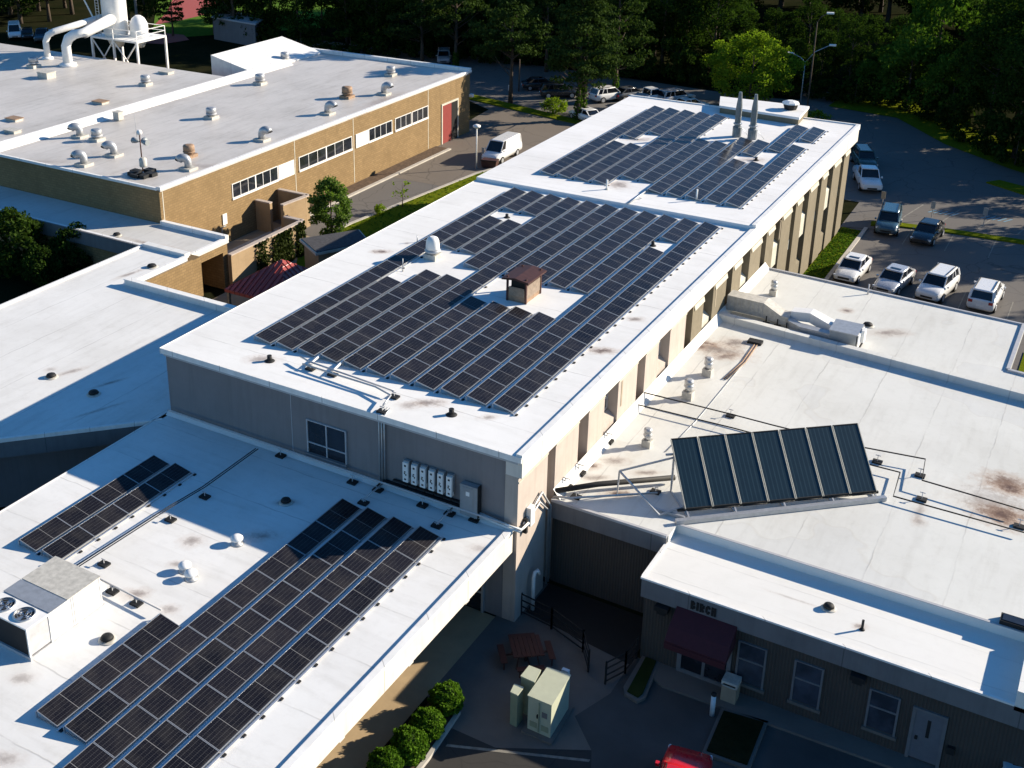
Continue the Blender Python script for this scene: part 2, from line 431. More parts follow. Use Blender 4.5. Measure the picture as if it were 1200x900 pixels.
roof_mat("roof_canopy", (0.76, 0.755, 0.73), 1, 3.05, [st(225, 634, 4.8, .7, .6, .5), st(160, 696, 4.8, .8, .5, .55), st(199, 714, 4.8, .5, .4, .45), st(26, 795, 4.8, .7, .4, .35), st(563, 643, 4.8, .8, .4, .3),
    st(306, 628, 4.8, 1.0, .5, .5), st(334, 589, 4.8, .8, .3, .7), st(5, 890, 4.8, .8, .5, .4), st(207, 661, 4.8, .5, .3, .4)], grime=0.24, seam_dark=.2, rough=0.7)
roof_mat("roof_wing", (0.75, 0.745, 0.72), 0, 3.05, [st(85, 435, 4.8, 1.1, .35, .45, 1.2), st(152, 321, 4.8, 1.6, .3, .5, 1.4), st(60, 433, 4.8, .5, .4, .3), st(128, 449, 4.8, 1.4, .2, .5, 1.2), st(115, 481, 4.8, 2.2, .2, .35, 1.2)], grime=0.27, seam_dark=.2, rough=0.7)
roof_mat("roof_side", (0.67, 0.67, 0.63), 0, 3.05, [st(835, 408, 4.5, 2.8, 1.2, .62, 0), st(862, 402, 4.5, 1.3, 1.0, .62), st(850, 418, 4.5, 1.2, .6, .6), st(828, 402, 4.5, 1.2, .35, .8, 0), st(820, 407, 4.5, .6, .5, .6), st(1181, 567, 4.5, 1.5, 1.2, 1.1, 0), st(1183, 572, 4.5, .9, .8, 1.0, 0), st(1173, 604, 4.5, 1.5, 1.2, 1.1, 0), st(1176, 604, 4.5, .9, .8, 1.1, 0),
    st(1163, 590, 4.5, 2.4, 2.4, .35), st(992, 364, 4.5, .6, .5, .7), st(1042, 390, 4.5, 1.6, .7, .55), st(694, 546, 4.5, .55, .45, .9), st(725, 579, 4.5, 1.0, .45, .95), st(720, 540, 4.5, .9, .5, .5),
    st(697, 560, 4.5, .9, .35, .45), st(757, 554, 4.5, .9, .3, .55), st(1078, 598, 4.5, .3, 1.4, .35, 0), st(998, 400, 4.5, .5, .25, .5), st(1077, 612, 4.5, .4, .4, .4)], grime=0.24, seam_dark=.2, ponds=.7, rough=0.7)
roof_mat("roof_entrance", (0.76, 0.75, 0.71), 1, 1.9, [st(1008, 734, 4.1, .4, .25, .6), st(930, 702, 4.1, 1.6, .1, .25, 0)], grime=0.14, rough=0.7)
roof_mat("roof_tan", (0.58, 0.545, 0.505), 0, 3.05, [st(450, 118, 6.6, 5, 1.2, .35, 1.57), st(420, 135, 6.6, 4, .8, .3, 1.57), st(237, 195, 6.6, 2.2, 1.0, .3), st(45, 190, 6.6, 3.0, .7, .25), st(230, 210, 6.6, 1.5, .8, .3)], grime=0.42, seam_dark=.3, rough=0.42)
roof_mat("roof_link", (0.62, 0.61, 0.58), 0, 3.05, [st(200, 291, 3.9, 2.5, .5, .55, 0), st(170, 284, 3.9, 2.5, .4, .4, 0), st(137, 276, 3.9, .5, .3, .8)], grime=0.3)
plain("trim_white", (0.78, 0.77, 0.74), .55, var=.08, scale=1.5, streak=.2, joint=3.05)
plain("trim_shaded", (0.15, 0.15, 0.155), .5, var=.12)  # white trim darkened: the court's shade is put into the colour
plain("trim_grey", (0.42, 0.42, 0.43), .5, var=.1)
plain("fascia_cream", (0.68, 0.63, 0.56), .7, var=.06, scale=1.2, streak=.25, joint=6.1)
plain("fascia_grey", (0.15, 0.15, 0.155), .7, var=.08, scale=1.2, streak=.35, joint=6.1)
plain("stucco_grey", (0.21, 0.195, 0.195), .9, var=.05, scale=.8, bump=.15, streak=.3)
plain("panel_cream", (0.45, 0.385, 0.335), .85, var=.06, scale=1.2, bump=.15, streak=.3)
plain("panel_tan", (0.19, 0.16, 0.108), .9, var=.1, scale=2, bump=.2, streak=.35)
plain("cap_white", (0.50, 0.47, 0.39), .7, var=.12)
plain("recess", (0.30, 0.25, 0.18), .9, var=.1)
brick_mat("brick_tan", (0.285, 0.192, 0.092), (0.235, 0.158, 0.074), (0.17, 0.115, 0.06))
brick_mat("brick_small", (0.33, 0.225, 0.12), (0.37, 0.25, 0.135), (0.31, 0.25, 0.17), .3, .1)
rib_mat("block_ribbed", (0.064, 0.054, 0.045), 0.13, .82)
stripe_mat("metal_red", (0.36, 0.075, 0.06), (0.20, 0.04, 0.035), 0, 0.45, .12, .4)
plain("shingle", (0.055, 0.055, 0.06), .95, var=.35, scale=5, bump=.5)
plain("door_red", (0.22, 0.035, 0.03), .5, var=.08)
plain("door_grey", (0.13, 0.135, 0.15), .5, var=.08)
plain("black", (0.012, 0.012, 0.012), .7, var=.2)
plain("black_hole", (0.004, 0.004, 0.004), .9)
plain("steel", (0.55, 0.56, 0.57), .35, .85, .12)
plain("alu", (0.62, 0.63, 0.65), .38, .7, .06)
plain("panel_frame", (0.42, 0.43, 0.44), .4, .6, .06)
plain("galv", (0.43, 0.44, 0.45), .45, .55, .12, 4)
plain("flue_grey", (0.20, 0.22, 0.23), .45, .4, .12, 4)
plain("white_metal", (0.78, 0.77, 0.74), .45, var=.06, scale=4)
plain("dirty_white", (0.47, 0.45, 0.40), .6, var=.2, scale=5)
plain("vent_rust", (0.30, 0.20, 0.13), .7, .2, .3, 4)
plain("louvre_tan", (0.26, 0.20, 0.15), .6, 0, .25, 5)
plain("brown_metal", (0.075, 0.032, 0.026), .55, .2, .2, 4)
plain("grey_box", (0.28, 0.30, 0.31), .5, .2, .08)
plain("green_steel", (0.42, 0.44, 0.33), .45, 0, .05, 3)
plain("green_steel_dark", (0.25, 0.28, 0.19), .5, 0, .08, 3)
plain("awning_maroon", (0.055, 0.011, 0.017), .85, 0, .1, 5)
plain("wood_red", (0.075, 0.022, 0.014), .7, 0, .2, 6)
plain("pvc_white", (0.70, 0.70, 0.68), .4)
plain("bollard_blue", (0.50, 0.60, 0.66), .4)
plain("concrete", (0.135, 0.12, 0.105), .9, var=.12, scale=.9)
plain("forecourt_grey", (0.062, 0.060, 0.058), .9, var=.2, scale=.5, streak=.0)
plain("kerb", (0.42, 0.39, 0.34), .9, var=.14, scale=2)
plain("paving_tan", (0.42, 0.31, 0.18), .9, var=.12, scale=.7, bump=.2)
plain("paving_yard", (0.30, 0.235, 0.155), .9, var=.12, scale=.7, bump=.2)
plain("mulch", (0.10, 0.065, 0.04), .98, var=.4, scale=4, bump=.5)
plain("paint_line", (0.22, 0.205, 0.175), .8, var=.35, scale=3)
plain("paint_blue", (0.14, 0.28, 0.36), .8, var=.25, scale=5)
plain("track_red", (0.34, 0.07, 0.06), .9, var=.06)
plain("bark", (0.085, 0.062, 0.045), .95, var=.3, scale=4, bump=.5)
plain("orange", (0.7, 0.3, 0.05), .5)
asphalt_mat("asphalt", (0.135, 0.125, 0.115))
asphalt_mat("asphalt_dark", (0.042, 0.040, 0.038))
asphalt_mat("asphalt_brown", (0.165, 0.14, 0.115), .35)
ground_mat("grass_mat", (0.13, 0.155, 0.010), (0.155, 0.185, 0.015), .8)
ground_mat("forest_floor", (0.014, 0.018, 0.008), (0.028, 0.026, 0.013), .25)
ground_mat("field_green", (0.10, 0.19, 0.03), (0.12, 0.21, 0.035), .15)
glass_mat("glass")
glass_mat("glass_blue", (0.03, 0.035, 0.045), .1)
panel_mat("pv_cells")
leaf_mat("leaf_pine", (0.012, 0.028, 0.010), (0.055, 0.085, 0.022), .25)
leaf_mat("leaf_wood", (0.011, 0.027, 0.008), (0.050, 0.085, 0.015), .35)
leaf_mat("leaf_young", (0.055, 0.10, 0.022), (0.16, 0.24, 0.055), .4)
leaf_mat("leaf_bright", (0.10, 0.16, 0.014), (0.24, 0.32, 0.03), .45)
leaf_mat("leaf_mid", (0.03, 0.07, 0.012), (0.10, 0.17, 0.025), .4)
leaf_mat("leaf_box", (0.035, 0.085, 0.010), (0.12, 0.22, 0.02), .3)
leaf_mat("leaf_ivy", (0.015, 0.028, 0.008), (0.05, 0.06, 0.02), .2)

# ------------------------------------------------------------------ ground
def sheet(name, poly, z, mat):
    return struct(name, MB().quad(*[(p[0], p[1], z) for p in poly]), mat)
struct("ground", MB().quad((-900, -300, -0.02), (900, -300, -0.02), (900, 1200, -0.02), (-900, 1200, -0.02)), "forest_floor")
sheet("parking_lot", [(-61.3, 61.5), (-55.6, 70), (-55.2, 77), (-54.0, 88), (-53.0, 95.5), (-51.2, 100.2), (-46, 103.0), (-39, 104.5), (-33, 105.6), (-19.3, 105.4), (-19.2, 97.9), (-17.2, 97.9), (-17.1, 74.3), (60, 74.3), (60, 112), (8, 113.5), (0, 118.5), (-8, 124.5), (-16, 131),
    (-24, 140), (-30, 146), (-36, 148), (-34, 141), (-40, 139.5), (-58, 141.5), (-80, 143), (-110, 141), (-110, 125), (-86, 124), (-68, 120.2), (-61.3, 116)], 0.0, "asphalt")
sheet("rear_drive", [(-61.3, 90), (-53.7, 90), (-51.0, 100.2), (-46, 103.0), (-39, 104.4), (-38, 111), (-50, 117.0), (-61.2, 119.2), (-64, 118)], 0.006, "asphalt_brown")
sheet("yard_paving", [(-61, 61), (-54.4, 61), (-54.4, 56.5), (-53, 56.5), (-53, 49.5), (-39, 49.5), (-39, 62), (-50, 62), (-55.2, 70), (-55.6, 72.5), (-61, 74)], 0.03, "paving_yard")
sheet("lawn", [(-38.8, 60), (-38.8, 104.0), (-46, 102.6), (-51.4, 99.6), (-52.8, 95), (-53.8, 87), (-55.0, 77), (-55.2, 70), (-50, 62)], 0.06, "grass_mat")
sheet("lawn", [(-19, 74.2), (-17.3, 74.2), (-17.3, 97.5), (-19, 97.8)], 0.08, "grass_mat")
sheet("lawn", [(-3.0, 66), (60, 62), (60, 79.5), (-3.0, 79.5)], 0.06, "grass_mat")
sheet("lawn", [(-30.5, 139.5), (-22.5, 138.0), (-16, 129.3), (-9, 123.2), (1, 117), (9, 112.4), (60, 110.5), (60, 118), (12, 119), (0, 125), (-14, 137), (-22, 146), (-30, 152)], 0.05, "grass_mat")
def kerb(pts, w=0.22, h=0.13):
    mb = MB()
    for a, b in zip(pts[:-1], pts[1:]): mb.wallseg(a, b, w, 0.0, h)
    return struct("kerb", mb, "kerb")
kerb([(-55.2, 70), (-55.05, 77), (-53.9, 87), (-52.9, 95), (-51.4, 99.8), (-46, 102.8), (-39, 104.2)], .3)
kerb([(-17.2, 74.3), (-17.2, 98.5)], .3)
# long grass island between the far lot and the drive, with its trees
isl = [(-86, 124.4), (-75, 122.6), (-68, 120.6), (-60, 118.6), (-53, 117.0), (-47, 116.4), (-46.6, 117.3), (-53, 118.4), (-60, 120.4), (-68, 122.6), (-75, 124.4), (-86, 126)]
struct("grass_island", MB().prism(isl, 0, 0.13), "grass_mat")
isl2 = [(-17.0, 99.3), (-15, 100.3), (-11, 100.9), (-6, 101.2), (3, 101.0), (3, 101.9), (-6, 102.1), (-11, 101.8), (-15.4, 101.2), (-17.2, 100.4)]
struct("grass_island", MB().prism(isl2, 0, 0.13), "grass_mat")
isl3 = [(-10.4, 117.3), (-7, 115.2), (-2, 113.6), (3, 112.8), (3, 114.6), (-2, 115.6), (-6, 117.2), (-9.4, 118.6)]
struct("grass_island", MB().prism(isl3, 0, 0.13), "grass_mat")
sheet("pavement", [(-19, 97.9), (-14.8, 99.2), (-15.0, 100.2), (-19, 99.6)], 0.05, "concrete")
# painted bays
for i, (x, y0, y1) in enumerate([(-14.0, 83.2, 88.4), (-11.0, 83.0, 88.3), (-7.9, 82.8, 88.2), (-4.7, 82.6, 88.1), (-13.9, 96.2, 100.6), (-10.7, 96.4, 100.8), (-7.5, 96.6, 101)]):
    struct("bay_line", MB().quad((x, y0, .01), (x + .08, y0, .01), (x + .08, y1, .01), (x, y1, .01)), "paint_line")
for (x, y) in [(-15.2, 103), (-12.2, 103.2), (-9.2, 103.4), (-6.2, 103.6)]:
    struct("bay_line", MB().quad((x, y, .01), (x + .12, y, .01), (x + 1.0, y + 4.6, .01), (x + .88, y + 4.6, .01)), "paint_line")
for (px, py) in [(1102, 249), (1164, 256)]:
    x, y = G(px, py); mb = MB()
    for k in range(5):
        mb.quad((x - 1.0 + k * .45, y - .5, .012), (x - .85 + k * .45, y - .5, .012), (x - .3 + k * .45, y + .55, .012), (x - .45 + k * .45, y + .55, .012))
    struct("bay_marking", mb, "paint_blue")
# athletics field far left
sheet("sports_field", [G(178, 46), G(420, 30), G(420, -30), G(188, -30)], 0.03, "field_green")
tr = [G(181, 29.5), G(212, 24), G(238, 18), G(258, 6), G(258, -6), G(205, -6), G(196, 14)]
sheet("running_track", tr, 0.045, "track_red")
sheet("running_track", [G(160, 50), G(176, 38), G(215, 41), G(222, 47), G(190, 52)], 0.04, "track_red")
# front court
sheet("paving", [(-27, 8), (-19.9, 8), (-19.9, 38), (-27, 38)], 0.0, "paving_tan")
sheet("patio", [(-19.9, 32.2), (-19.9, 41.4), (-13.6, 41.4), (-13.6, 36.2), (-14.3, 34.3), (-13.0, 33.0), (-16.2, 31.2), (-18.2, 31.2)], 0.004, "concrete")
struct("forecourt", MB().quad((-13.6, 36.2, 0.012), (-14.3, 34.3, .012), (-13.0, 33.0, .012), (-11.8, 30.2, .012), (2, 31.5, .012), (10, 33, .012), (10, 38.8, .012), (-13.6, 38.8, .012)), "forecourt_grey")
sheet("driveway", [(-18.2, 31.2), (-16.2, 31.2), (-13.0, 33.0), (-11.8, 30.2), (2, 31.5), (10, 33), (10, 8), (-18.3, 8), (-18.3, 27.5)], 0.004, "asphalt_dark")
struct("footpath", MB().prism([(-11.9, 37.6), (3, 38.2), (3, 38.9), (-13.2, 38.9), (-13.2, 38.2)], 0.0, 0.12), "concrete")
struct("planting_bed", MB().prism([(-19.6, 20), (-18.15, 20), (-18.15, 29.3), (-18.35, 32.1), (-19.6, 32.1)], 0.0, 0.12), "mulch")
kerb([(-18.1, 20), (-18.1, 29.3), (-18.3, 32.0)], .16, .17)
a0, a1 = G(522, 875), G(690, 893)
struct("bay_line", MB().quad((a0[0], a0[1], .012), (a1[0], a1[1], .012), (a1[0], a1[1] + .14, .012), (a0[0], a0[1] + .14, .012)), "paint_line")
# planters in front of the entrance
pl = thing("planter", "narrow kerbed planter of dark ground cover left of the maroon awning", "planter", (-12.8, 37.5, 0))
P0 = [(-13.05, 36.35), (-12.45, 36.2), (-12.25, 36.6), (-12.5, 38.9), (-13.3, 38.9), (-13.25, 36.7)]
obj("rim", MB().prism(P0, 0, .14), "concrete", pl)
obj("soil", MB().prism([(-13.0, 36.5), (-12.5, 36.4), (-12.42, 36.7), (-12.65, 38.8), (-13.12, 38.8)], .05, .2), "leaf_ivy", pl)
pl = thing("planter", "wide kerbed planter of dark grass in front of the white framed windows", "planter", (-8.4, 36.3, 0))
P1 = [G(845, 832), G(900, 848), G(878, 905), G(822, 885)]
P1 = [P1[3], P1[2], P1[1], P1[0]]
obj("rim", MB().prism(P1, 0, .12), "concrete", pl)
cx = sum(p[0] for p in P1) / 4; cy = sum(p[1] for p in P1) / 4
obj("soil", MB().prism([(cx + (x - cx) * .85, cy + (y - cy) * .88) for x, y in P1], .05, .17), "forest_floor", pl)

# ------------------------------------------------------------------ main long building
MBG = thing("long_building", "long two storey building with the large solar arrays, grey end wall facing front", "building", (-29, 38, 0))
obj("core_wall", MB().box(-38.8, -19.62, 38.1, 98.4, 0, 8.2), "stucco_grey", MBG)
rf = obj("front_roof", MB().box(-38.95, -18.95, 37.98, 70.0, 8.2, 8.5), "roof_main", MBG)
obj("rear_roof", MB().box(-38.95, -18.95, 70.0, 98.5, 8.2, 8.74), "roof_rear", MBG)
obj("roof_edge_trim", MB().box(-38.97, -18.8, 37.90, 37.977, 8.24, 8.515).box(-38.99, -38.953, 37.9, 98.5, 8.2, 8.53), "trim_white", MBG)
obj("grey_under_trim", MB().box(-38.8, -18.95, 37.95, 38.097, 8.12, 8.24), "trim_grey", MBG)  # thin grey trim strip below the white roof edge
obj("roof_coping", MB().box(-19.06, -18.78, 37.95, 70.0, 8.42, 8.62).box(-19.06, -18.78, 70.003, 98.5, 8.42, 8.84).box(-38.9, -19.07, 98.35, 98.53, 8.4, 8.83), "trim_white", MBG)
obj("fascia", MB().box(-19.6, -18.83, 38.08, 98.45, 7.42, 8.4), "fascia_cream", MBG)
edges = []
for k in range(17):
    Rr = 41.73 + 3.555 * k
    w = (1.7 if k % 2 == 0 and k > 0 else 1.1) if k else .8
    edges.append((Rr - w, Rr, k))
prev = 38.1
for (a, b, k) in edges + [(98.4, 0, 99)]:
    if a > prev:
        a2 = min(a, 98.4)
        tan = prev > 58  # front panels cream, rear tan: roof bounce light and grime put into the colour
        p = obj("wall_panel", MB().box(-19.63, -19.0, prev, a2, 0, 7.42), "panel_tan" if tan else "panel_cream", MBG)
        c = MB()
        if tan:
            c.quad((-18.93, prev + .25, 6.82), (-18.93, a2, 6.82), (-18.998, a2, 7.12), (-18.998, prev + .25, 7.12))
        else:
            c.box(-18.998, -18.96, prev, a2, 7.12, 7.2)
        obj("panel_cap", c, "cap_white", p)
    prev = b
for (a, b, k) in edges:
    if b > 98: continue
    if k % 2 == 0 and k > 0:
        w = obj("window", MB().box(-19.61, -19.585, a + .12, b - .12, 5.65, 7.2), "glass_blue", MBG)
        f = MB().box(-19.61, -19.53, a, a + .12, 5.55, 7.42).box(-19.61, -19.53, b - .12, b, 5.55, 7.42).box(-19.61, -19.53, a + .12, b - .12, 7.2, 7.42).box(-19.61, -19.54, a + .12, b - .12, 6.2, 6.27).box(-19.61, -19.53, a + .12, b - .12, 5.55, 5.65)
        obj("frame", f, "trim_grey", w)
        s = MB().quad((-19.12, a + .01, 5.2), (-19.12, b - .01, 5.2), (-19.5, b - .01, 5.53), (-19.5, a + .01, 5.53)).box(-19.6, -19.12, a + .01, b - .01, 4.3 if b < 74 else 3.7, 5.2)
        obj("sill", s, "cap_white" if b > 58 else "panel_cream", w)
        if b > 70:
            w = obj("window", MB().box(-19.61, -19.585, a + .12, b - .12, 2.0, 3.6), "glass_blue", MBG)
            obj("sill", MB().quad((-19.12, a + .01, 1.5), (-19.12, b - .01, 1.5), (-19.5, b - .01, 1.9), (-19.5, a + .01, 1.9)).box(-19.6, -19.12, a + .01, b - .01, 0, 1.5), "panel_tan", w)
    elif b > 58:
        obj("spandrel", MB().quad((-19.2, a + .01, 4.3), (-19.2, b - .01, 4.3), (-19.58, b - .01, 4.75), (-19.58, a + .01, 4.75)).box(-19.6, -19.2, a + .01, b - .01, 3.6, 4.3), "cap_white", MBG)
for py0 in (49.3, 63.6, 77.0):
    obj("louvre_slot", MB().box(-19.05, -18.985, py0 - .1, py0 + .06, 5.6, 7.0), "recess", MBG)
# end wall window and joint
wn = obj("window", MB().box(-30.02, -27.83, 38.06, 38.09, 5.3, 7.0), "glass", MBG)
f = MB().box(-30.06, -30.0, 38.0, 38.09, 5.25, 7.05).box(-27.86, -27.8, 38.0, 38.09, 5.25, 7.05).box(-30.0, -27.86, 38.0, 38.09, 7.0, 7.05)
f.box(-28.96, -28.9, 38.01, 38.09, 5.3, 7.0).box(-30.0, -28.96, 38.01, 38.09, 5.83, 5.88).box(-28.9, -27.86, 38.01, 38.09, 5.83, 5.88)
obj("frame", f, "trim_grey", wn)
obj("sill", MB().box(-30.1, -27.76, 37.9, 38.09, 5.12, 5.3), "stucco_grey", wn)
obj("wall_joint", MB().box(-31.0, -30.97, 38.085, 38.098, 4.8, 8.1).box(-38.8, -19.0, 38.085, 38.098, 4.86, 4.88), "trim_grey", MBG)
# rear stair block, lower than the trees
q = [G(844, 123.5, 9.4), G(936, 137.5, 9.4), G(947.5, 124.5, 9.4), G(845, 113, 9.4)]
RS = thing("stair_block", "low white roofed block behind the twin exhaust stacks at the far end", "building", (-28, 101, 0))
obj("wall", MB().prism(q, 0, 9.2), "panel_tan", RS)
cxq = sum(p[0] for p in q) / 4; cyq = sum(p[1] for p in q) / 4
obj("roof", MB().prism([(cxq + (x - cxq) * 1.02, cyq + (y - cyq) * 1.02) for x, y in q], 9.2, 9.4), "roof_rear", RS)

# ------------------------------------------------------------------ front left canopy wing
CW = thing("canopy_wing", "low white roofed wing in front with six solar rows and a covered walk", "building", (-29, 22, 0))
obj("roof", MB().box(-39.0, -19.25, 4, 38.08, 4.45, 4.8), "roof_canopy", CW)
obj("fascia", MB().box(-19.9, -19.12, 4, 37.95, 3.75, 4.78), "fascia_cream", CW)
obj("coping", MB().box(-19.36, -19.08, 4, 37.97, 4.78, 4.93), "trim_white", CW)
obj("cant_strip", MB().quad((-38.9, 38.07, 5.0), (-19.3, 38.07, 5.0), (-19.3, 37.8, 4.81), (-38.9, 37.8, 4.81)), "roof_canopy", CW)
obj("edge_trim", MB().box(-39.06, -39.003, 4, 38.0, 4.4, 4.83), "trim_white", CW)
obj("wall", MB().box(-38.9, -24.0, 4, 38.07, 0, 4.44), "stucco_grey", CW)
for v in (22.0, 25.6, 30.1, 34.4):
    obj("downstand", MB().box(-19.62, -19.3, v - .16, v + .16, 3.4, 3.76), "fascia_cream", CW)
obj("soffit", MB().box(-24, -19.9, 4, 38.07, 4.2, 4.44), "fascia_grey", CW)
dr = obj("glass_door", MB().box(-22.4, -20.6, 37.99, 38.06, 0.05, 2.5), "glass", CW)
obj("frame", MB().box(-22.5, -22.4, 37.93, 38.07, 0, 2.6).box(-20.6, -20.5, 37.93, 38.07, 0, 2.6).box(-22.4, -20.6, 37.93, 38.07, 2.5, 2.6).box(-21.55, -21.45, 37.93, 38.06, .05, 2.5).box(-22.4, -21.55, 37.95, 38.06, 1.0, 1.1).box(-21.45, -20.6, 37.95, 38.06, 1.0, 1.1), "alu", dr)

# ------------------------------------------------------------------ left wing
LW = thing("left_wing", "low white roofed wing on the left with a slanting front edge", "building", (-48, 40, 0))
wing = [(-38.8, 37.45), (-38.8, 49.35), (-53.1, 49.35), (-53.1, 55.0), (-57.15, 55.0), (-57.15, 18.6)]
obj("roof", MB().prism(wing, 4.5, 4.8), "roof_wing", LW)
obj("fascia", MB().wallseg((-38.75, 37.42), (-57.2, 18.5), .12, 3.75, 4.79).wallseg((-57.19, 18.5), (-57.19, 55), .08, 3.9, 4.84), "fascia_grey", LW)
obj("edge_trim", MB().wallseg((-38.75, 37.40), (-57.2, 18.48), .16, 4.62, 4.83), "trim_white", LW)
obj("edge_curb", MB().wallseg((-57.1, 18.6), (-57.1, 55), .2, 4.79, 4.93), "trim_white", LW)
inner = [(-38.9, 39.6), (-38.9, 49.3), (-53.0, 49.3), (-53.0, 54.9), (-56.9, 54.9), (-56.9, 20.8)]
obj("wall", MB().prism(inner, 0, 4.5), "stucco_grey", LW)
obj("parapet", MB().box(-53.1, -38.85, 49.12, 49.45, 4.79, 5.2), "roof_wing", LW)
obj("parapet_cap", MB().box(-53.15, -38.85, 49.07, 49.5, 5.2, 5.25).box(-53.2, -52.95, 49.5, 55.0, 4.79, 4.93), "trim_white", LW)
obj("end_curb", MB().box(-57.0, -53.1, 54.75, 55.3, 4.79, 5.05), "roof_wing", LW)
obj("brick_face", MB().box(-53.0, -52.93, 49.45, 55.3, 0, 4.49), "brick_tan", LW)
y0, z0 = onU(-53, 201, 332); y1, z1 = onU(-53, 213, 349)
obj("doorway", MB().box(-52.95, -52.90, y0, y1, 0, 2.4), "black_hole", LW)

# link block along the foot of the tan building
LK = thing("link_block", "low tan brick link block with a blue shaded roof under the tan building wall", "building", (-60, 58.6, 0))
obj("wall", MB().box(-140, -56.9, 56.45, 60.9, 0, 3.6).box(-56.9, -54.75, 56.45, 57.0, 0, 3.6).box(-56.9, -54.75, 60.4, 60.9, 0, 3.6).box(-56.9, -54.75, 57.0, 60.4, 2.95, 3.6), "brick_tan", LK)
obj("roof", MB().box(-140, -54.6, 56.4, 60.95, 3.6, 3.85), "roof_link", LK)
obj("parapet", MB().box(-140, -54.6, 56.36, 56.6, 3.85, 4.05).box(-54.85, -54.58, 56.6, 60.6, 3.85, 4.02).box(-61.0, -54.58, 60.6, 60.95, 3.85, 4.2), "trim_white", LK)
obj("fascia", MB().box(-140, -56.9, 56.22, 56.36, 3.0, 4.04), "fascia_grey", LK)
ya, za = onU(-54.6, 251, 303); yb, zb = onU(-54.6, 262, 347)
obj("doorway", MB().box(-56.95, -56.86, 59.4, 60.2, 0, 2.5), "black_hole", LK)
obj("opening", MB().box(-56.95, -56.86, 57.6, 58.7, 1.3, 2.3), "black_hole", LK)
obj("infill", MB().box(-57.1, -53.2, 55.1, 56.4, 0, 4.3), "brick_tan", LK)

# ------------------------------------------------------------------ tan brick building
TB = thing("tan_building", "tan brick industrial building with strip windows, red door and vent covered roof", "building", (-70, 85, 0))
obj("wall", MB().box(-81, -61.12, 61.0, 108.1, 0, 6.4).box(-140, -80.9, 61.05, 91.2, 0, 6.8), "brick_tan", TB)
obj("end_wall", MB().box(-140, -61.13, 60.9, 61.0, 0, 6.45), "brick_dark" if False else "brick_tan", TB)
obj("roof", MB().box(-81, -61.05, 60.95, 108.2, 6.4, 6.62), "roof_tan", TB)
obj("upper_roof", MB().box(-140, -80.4, 60.9, 91.3, 6.6, 7.05), "roof_tan", TB)
obj("step_wall", MB().quad((-80.38, 60.9, 7.12), (-80.38, 101, 7.12), (-79.3, 101, 6.64), (-79.3, 60.9, 6.64)).box(-80.6, -80.38, 60.9, 101, 6.5, 7.12), "trim_white", TB)
obj("raised_roof", MB().prism([(-86.2, 95.4), (-80.4, 95.4), (-80.4, 107.8), (-86.2, 107.8)], 5.5, [8.0, 6.75, 6.75, 8.0]), "trim_white", TB)
obj("rear_parapet", MB().box(-88, -61.05, 107.85, 108.25, 6.4, 7.0), "trim_white", TB)
obj("edge_coping", MB().box(-61.3, -60.98, 60.9, 108.25, 6.55, 6.78).box(-140, -61.3, 60.8, 61.0, 6.5, 6.70), "trim_white", TB)
for px, ztop in ((346, 6.5), (414.5, 6.5), (502, 6.5), (192, 6.5)):
    y, z = onU(-61.1, px, 190 - (px - 346) * .35)
    obj("wall_joint", MB().box(-61.13, -61.105, y - .04, y + .04, 0.2, 6.5), "cap_white", TB)
def strip(v0, v1, n, blank=None):
    w = obj("window", MB().box(-61.2, -61.10, v0, v1, 3.6, 4.72), "glass", TB)
    f = MB().box(-61.14, -61.03, v0 - .1, v1 + .1, 3.42, 3.6).box(-61.14, -61.07, v0 - .08, v0, 3.6, 4.78).box(-61.14, -61.07, v1, v1 + .08, 3.6, 4.78).box(-61.14, -61.07, v0, v1, 4.72, 4.78)
    for i in range(1, n):
        v = v0 + (v1 - v0) * i / n; ww = .14 if i == n // 2 and n > 4 else .05
        f.box(-61.14, -61.075, v - ww / 2, v + ww / 2, 3.6, 4.72)
    obj("frame", f, "trim_white", w)
    if blank:
        obj("blank_panel", MB().box(-61.15, -61.05, blank[0], blank[1], 3.45, 4.76), "trim_white", w)
strip(69.1, 74.9, 6, (75.05, 77.2)); strip(78.0, 85.9, 6); strip(88.8, 92.7, 4, (86.6, 88.7)); strip(93.4, 96.2, 3); strip(96.5, 99.4, 3)
dr = obj("roll_door", MB().box(-61.19, -61.10, 102.3, 105.4, 0, 4.1), "door_red", TB)
obj("frame", MB().box(-61.14, -61.03, 102.12, 102.3, 0, 4.3).box(-61.14, -61.03, 105.4, 105.58, 0, 4.3).box(-61.14, -61.03, 102.3, 105.4, 4.1, 4.3), "cap_white", dr)
obj("door_gap", MB().box(-61.12, -61.09, 104.2, 105.4, 0, 4.1), "black_hole", dr)
y, z = onU(-61.1, 552, 113)
obj("wall_lamp", MB().box(-61.1, -60.7, 107.9, 108.3, 3.9, 4.2), "white_metal", TB)
# pavement and kerb along the foot of the tan wall
struct("pavement", MB().prism([(-61.1, 78), (-59.6, 78), (-59.4, 101), (-61.1, 101)], 0, .12), "mulch")
kerb([(-59.5, 64), (-59.4, 101)], .35, .14)

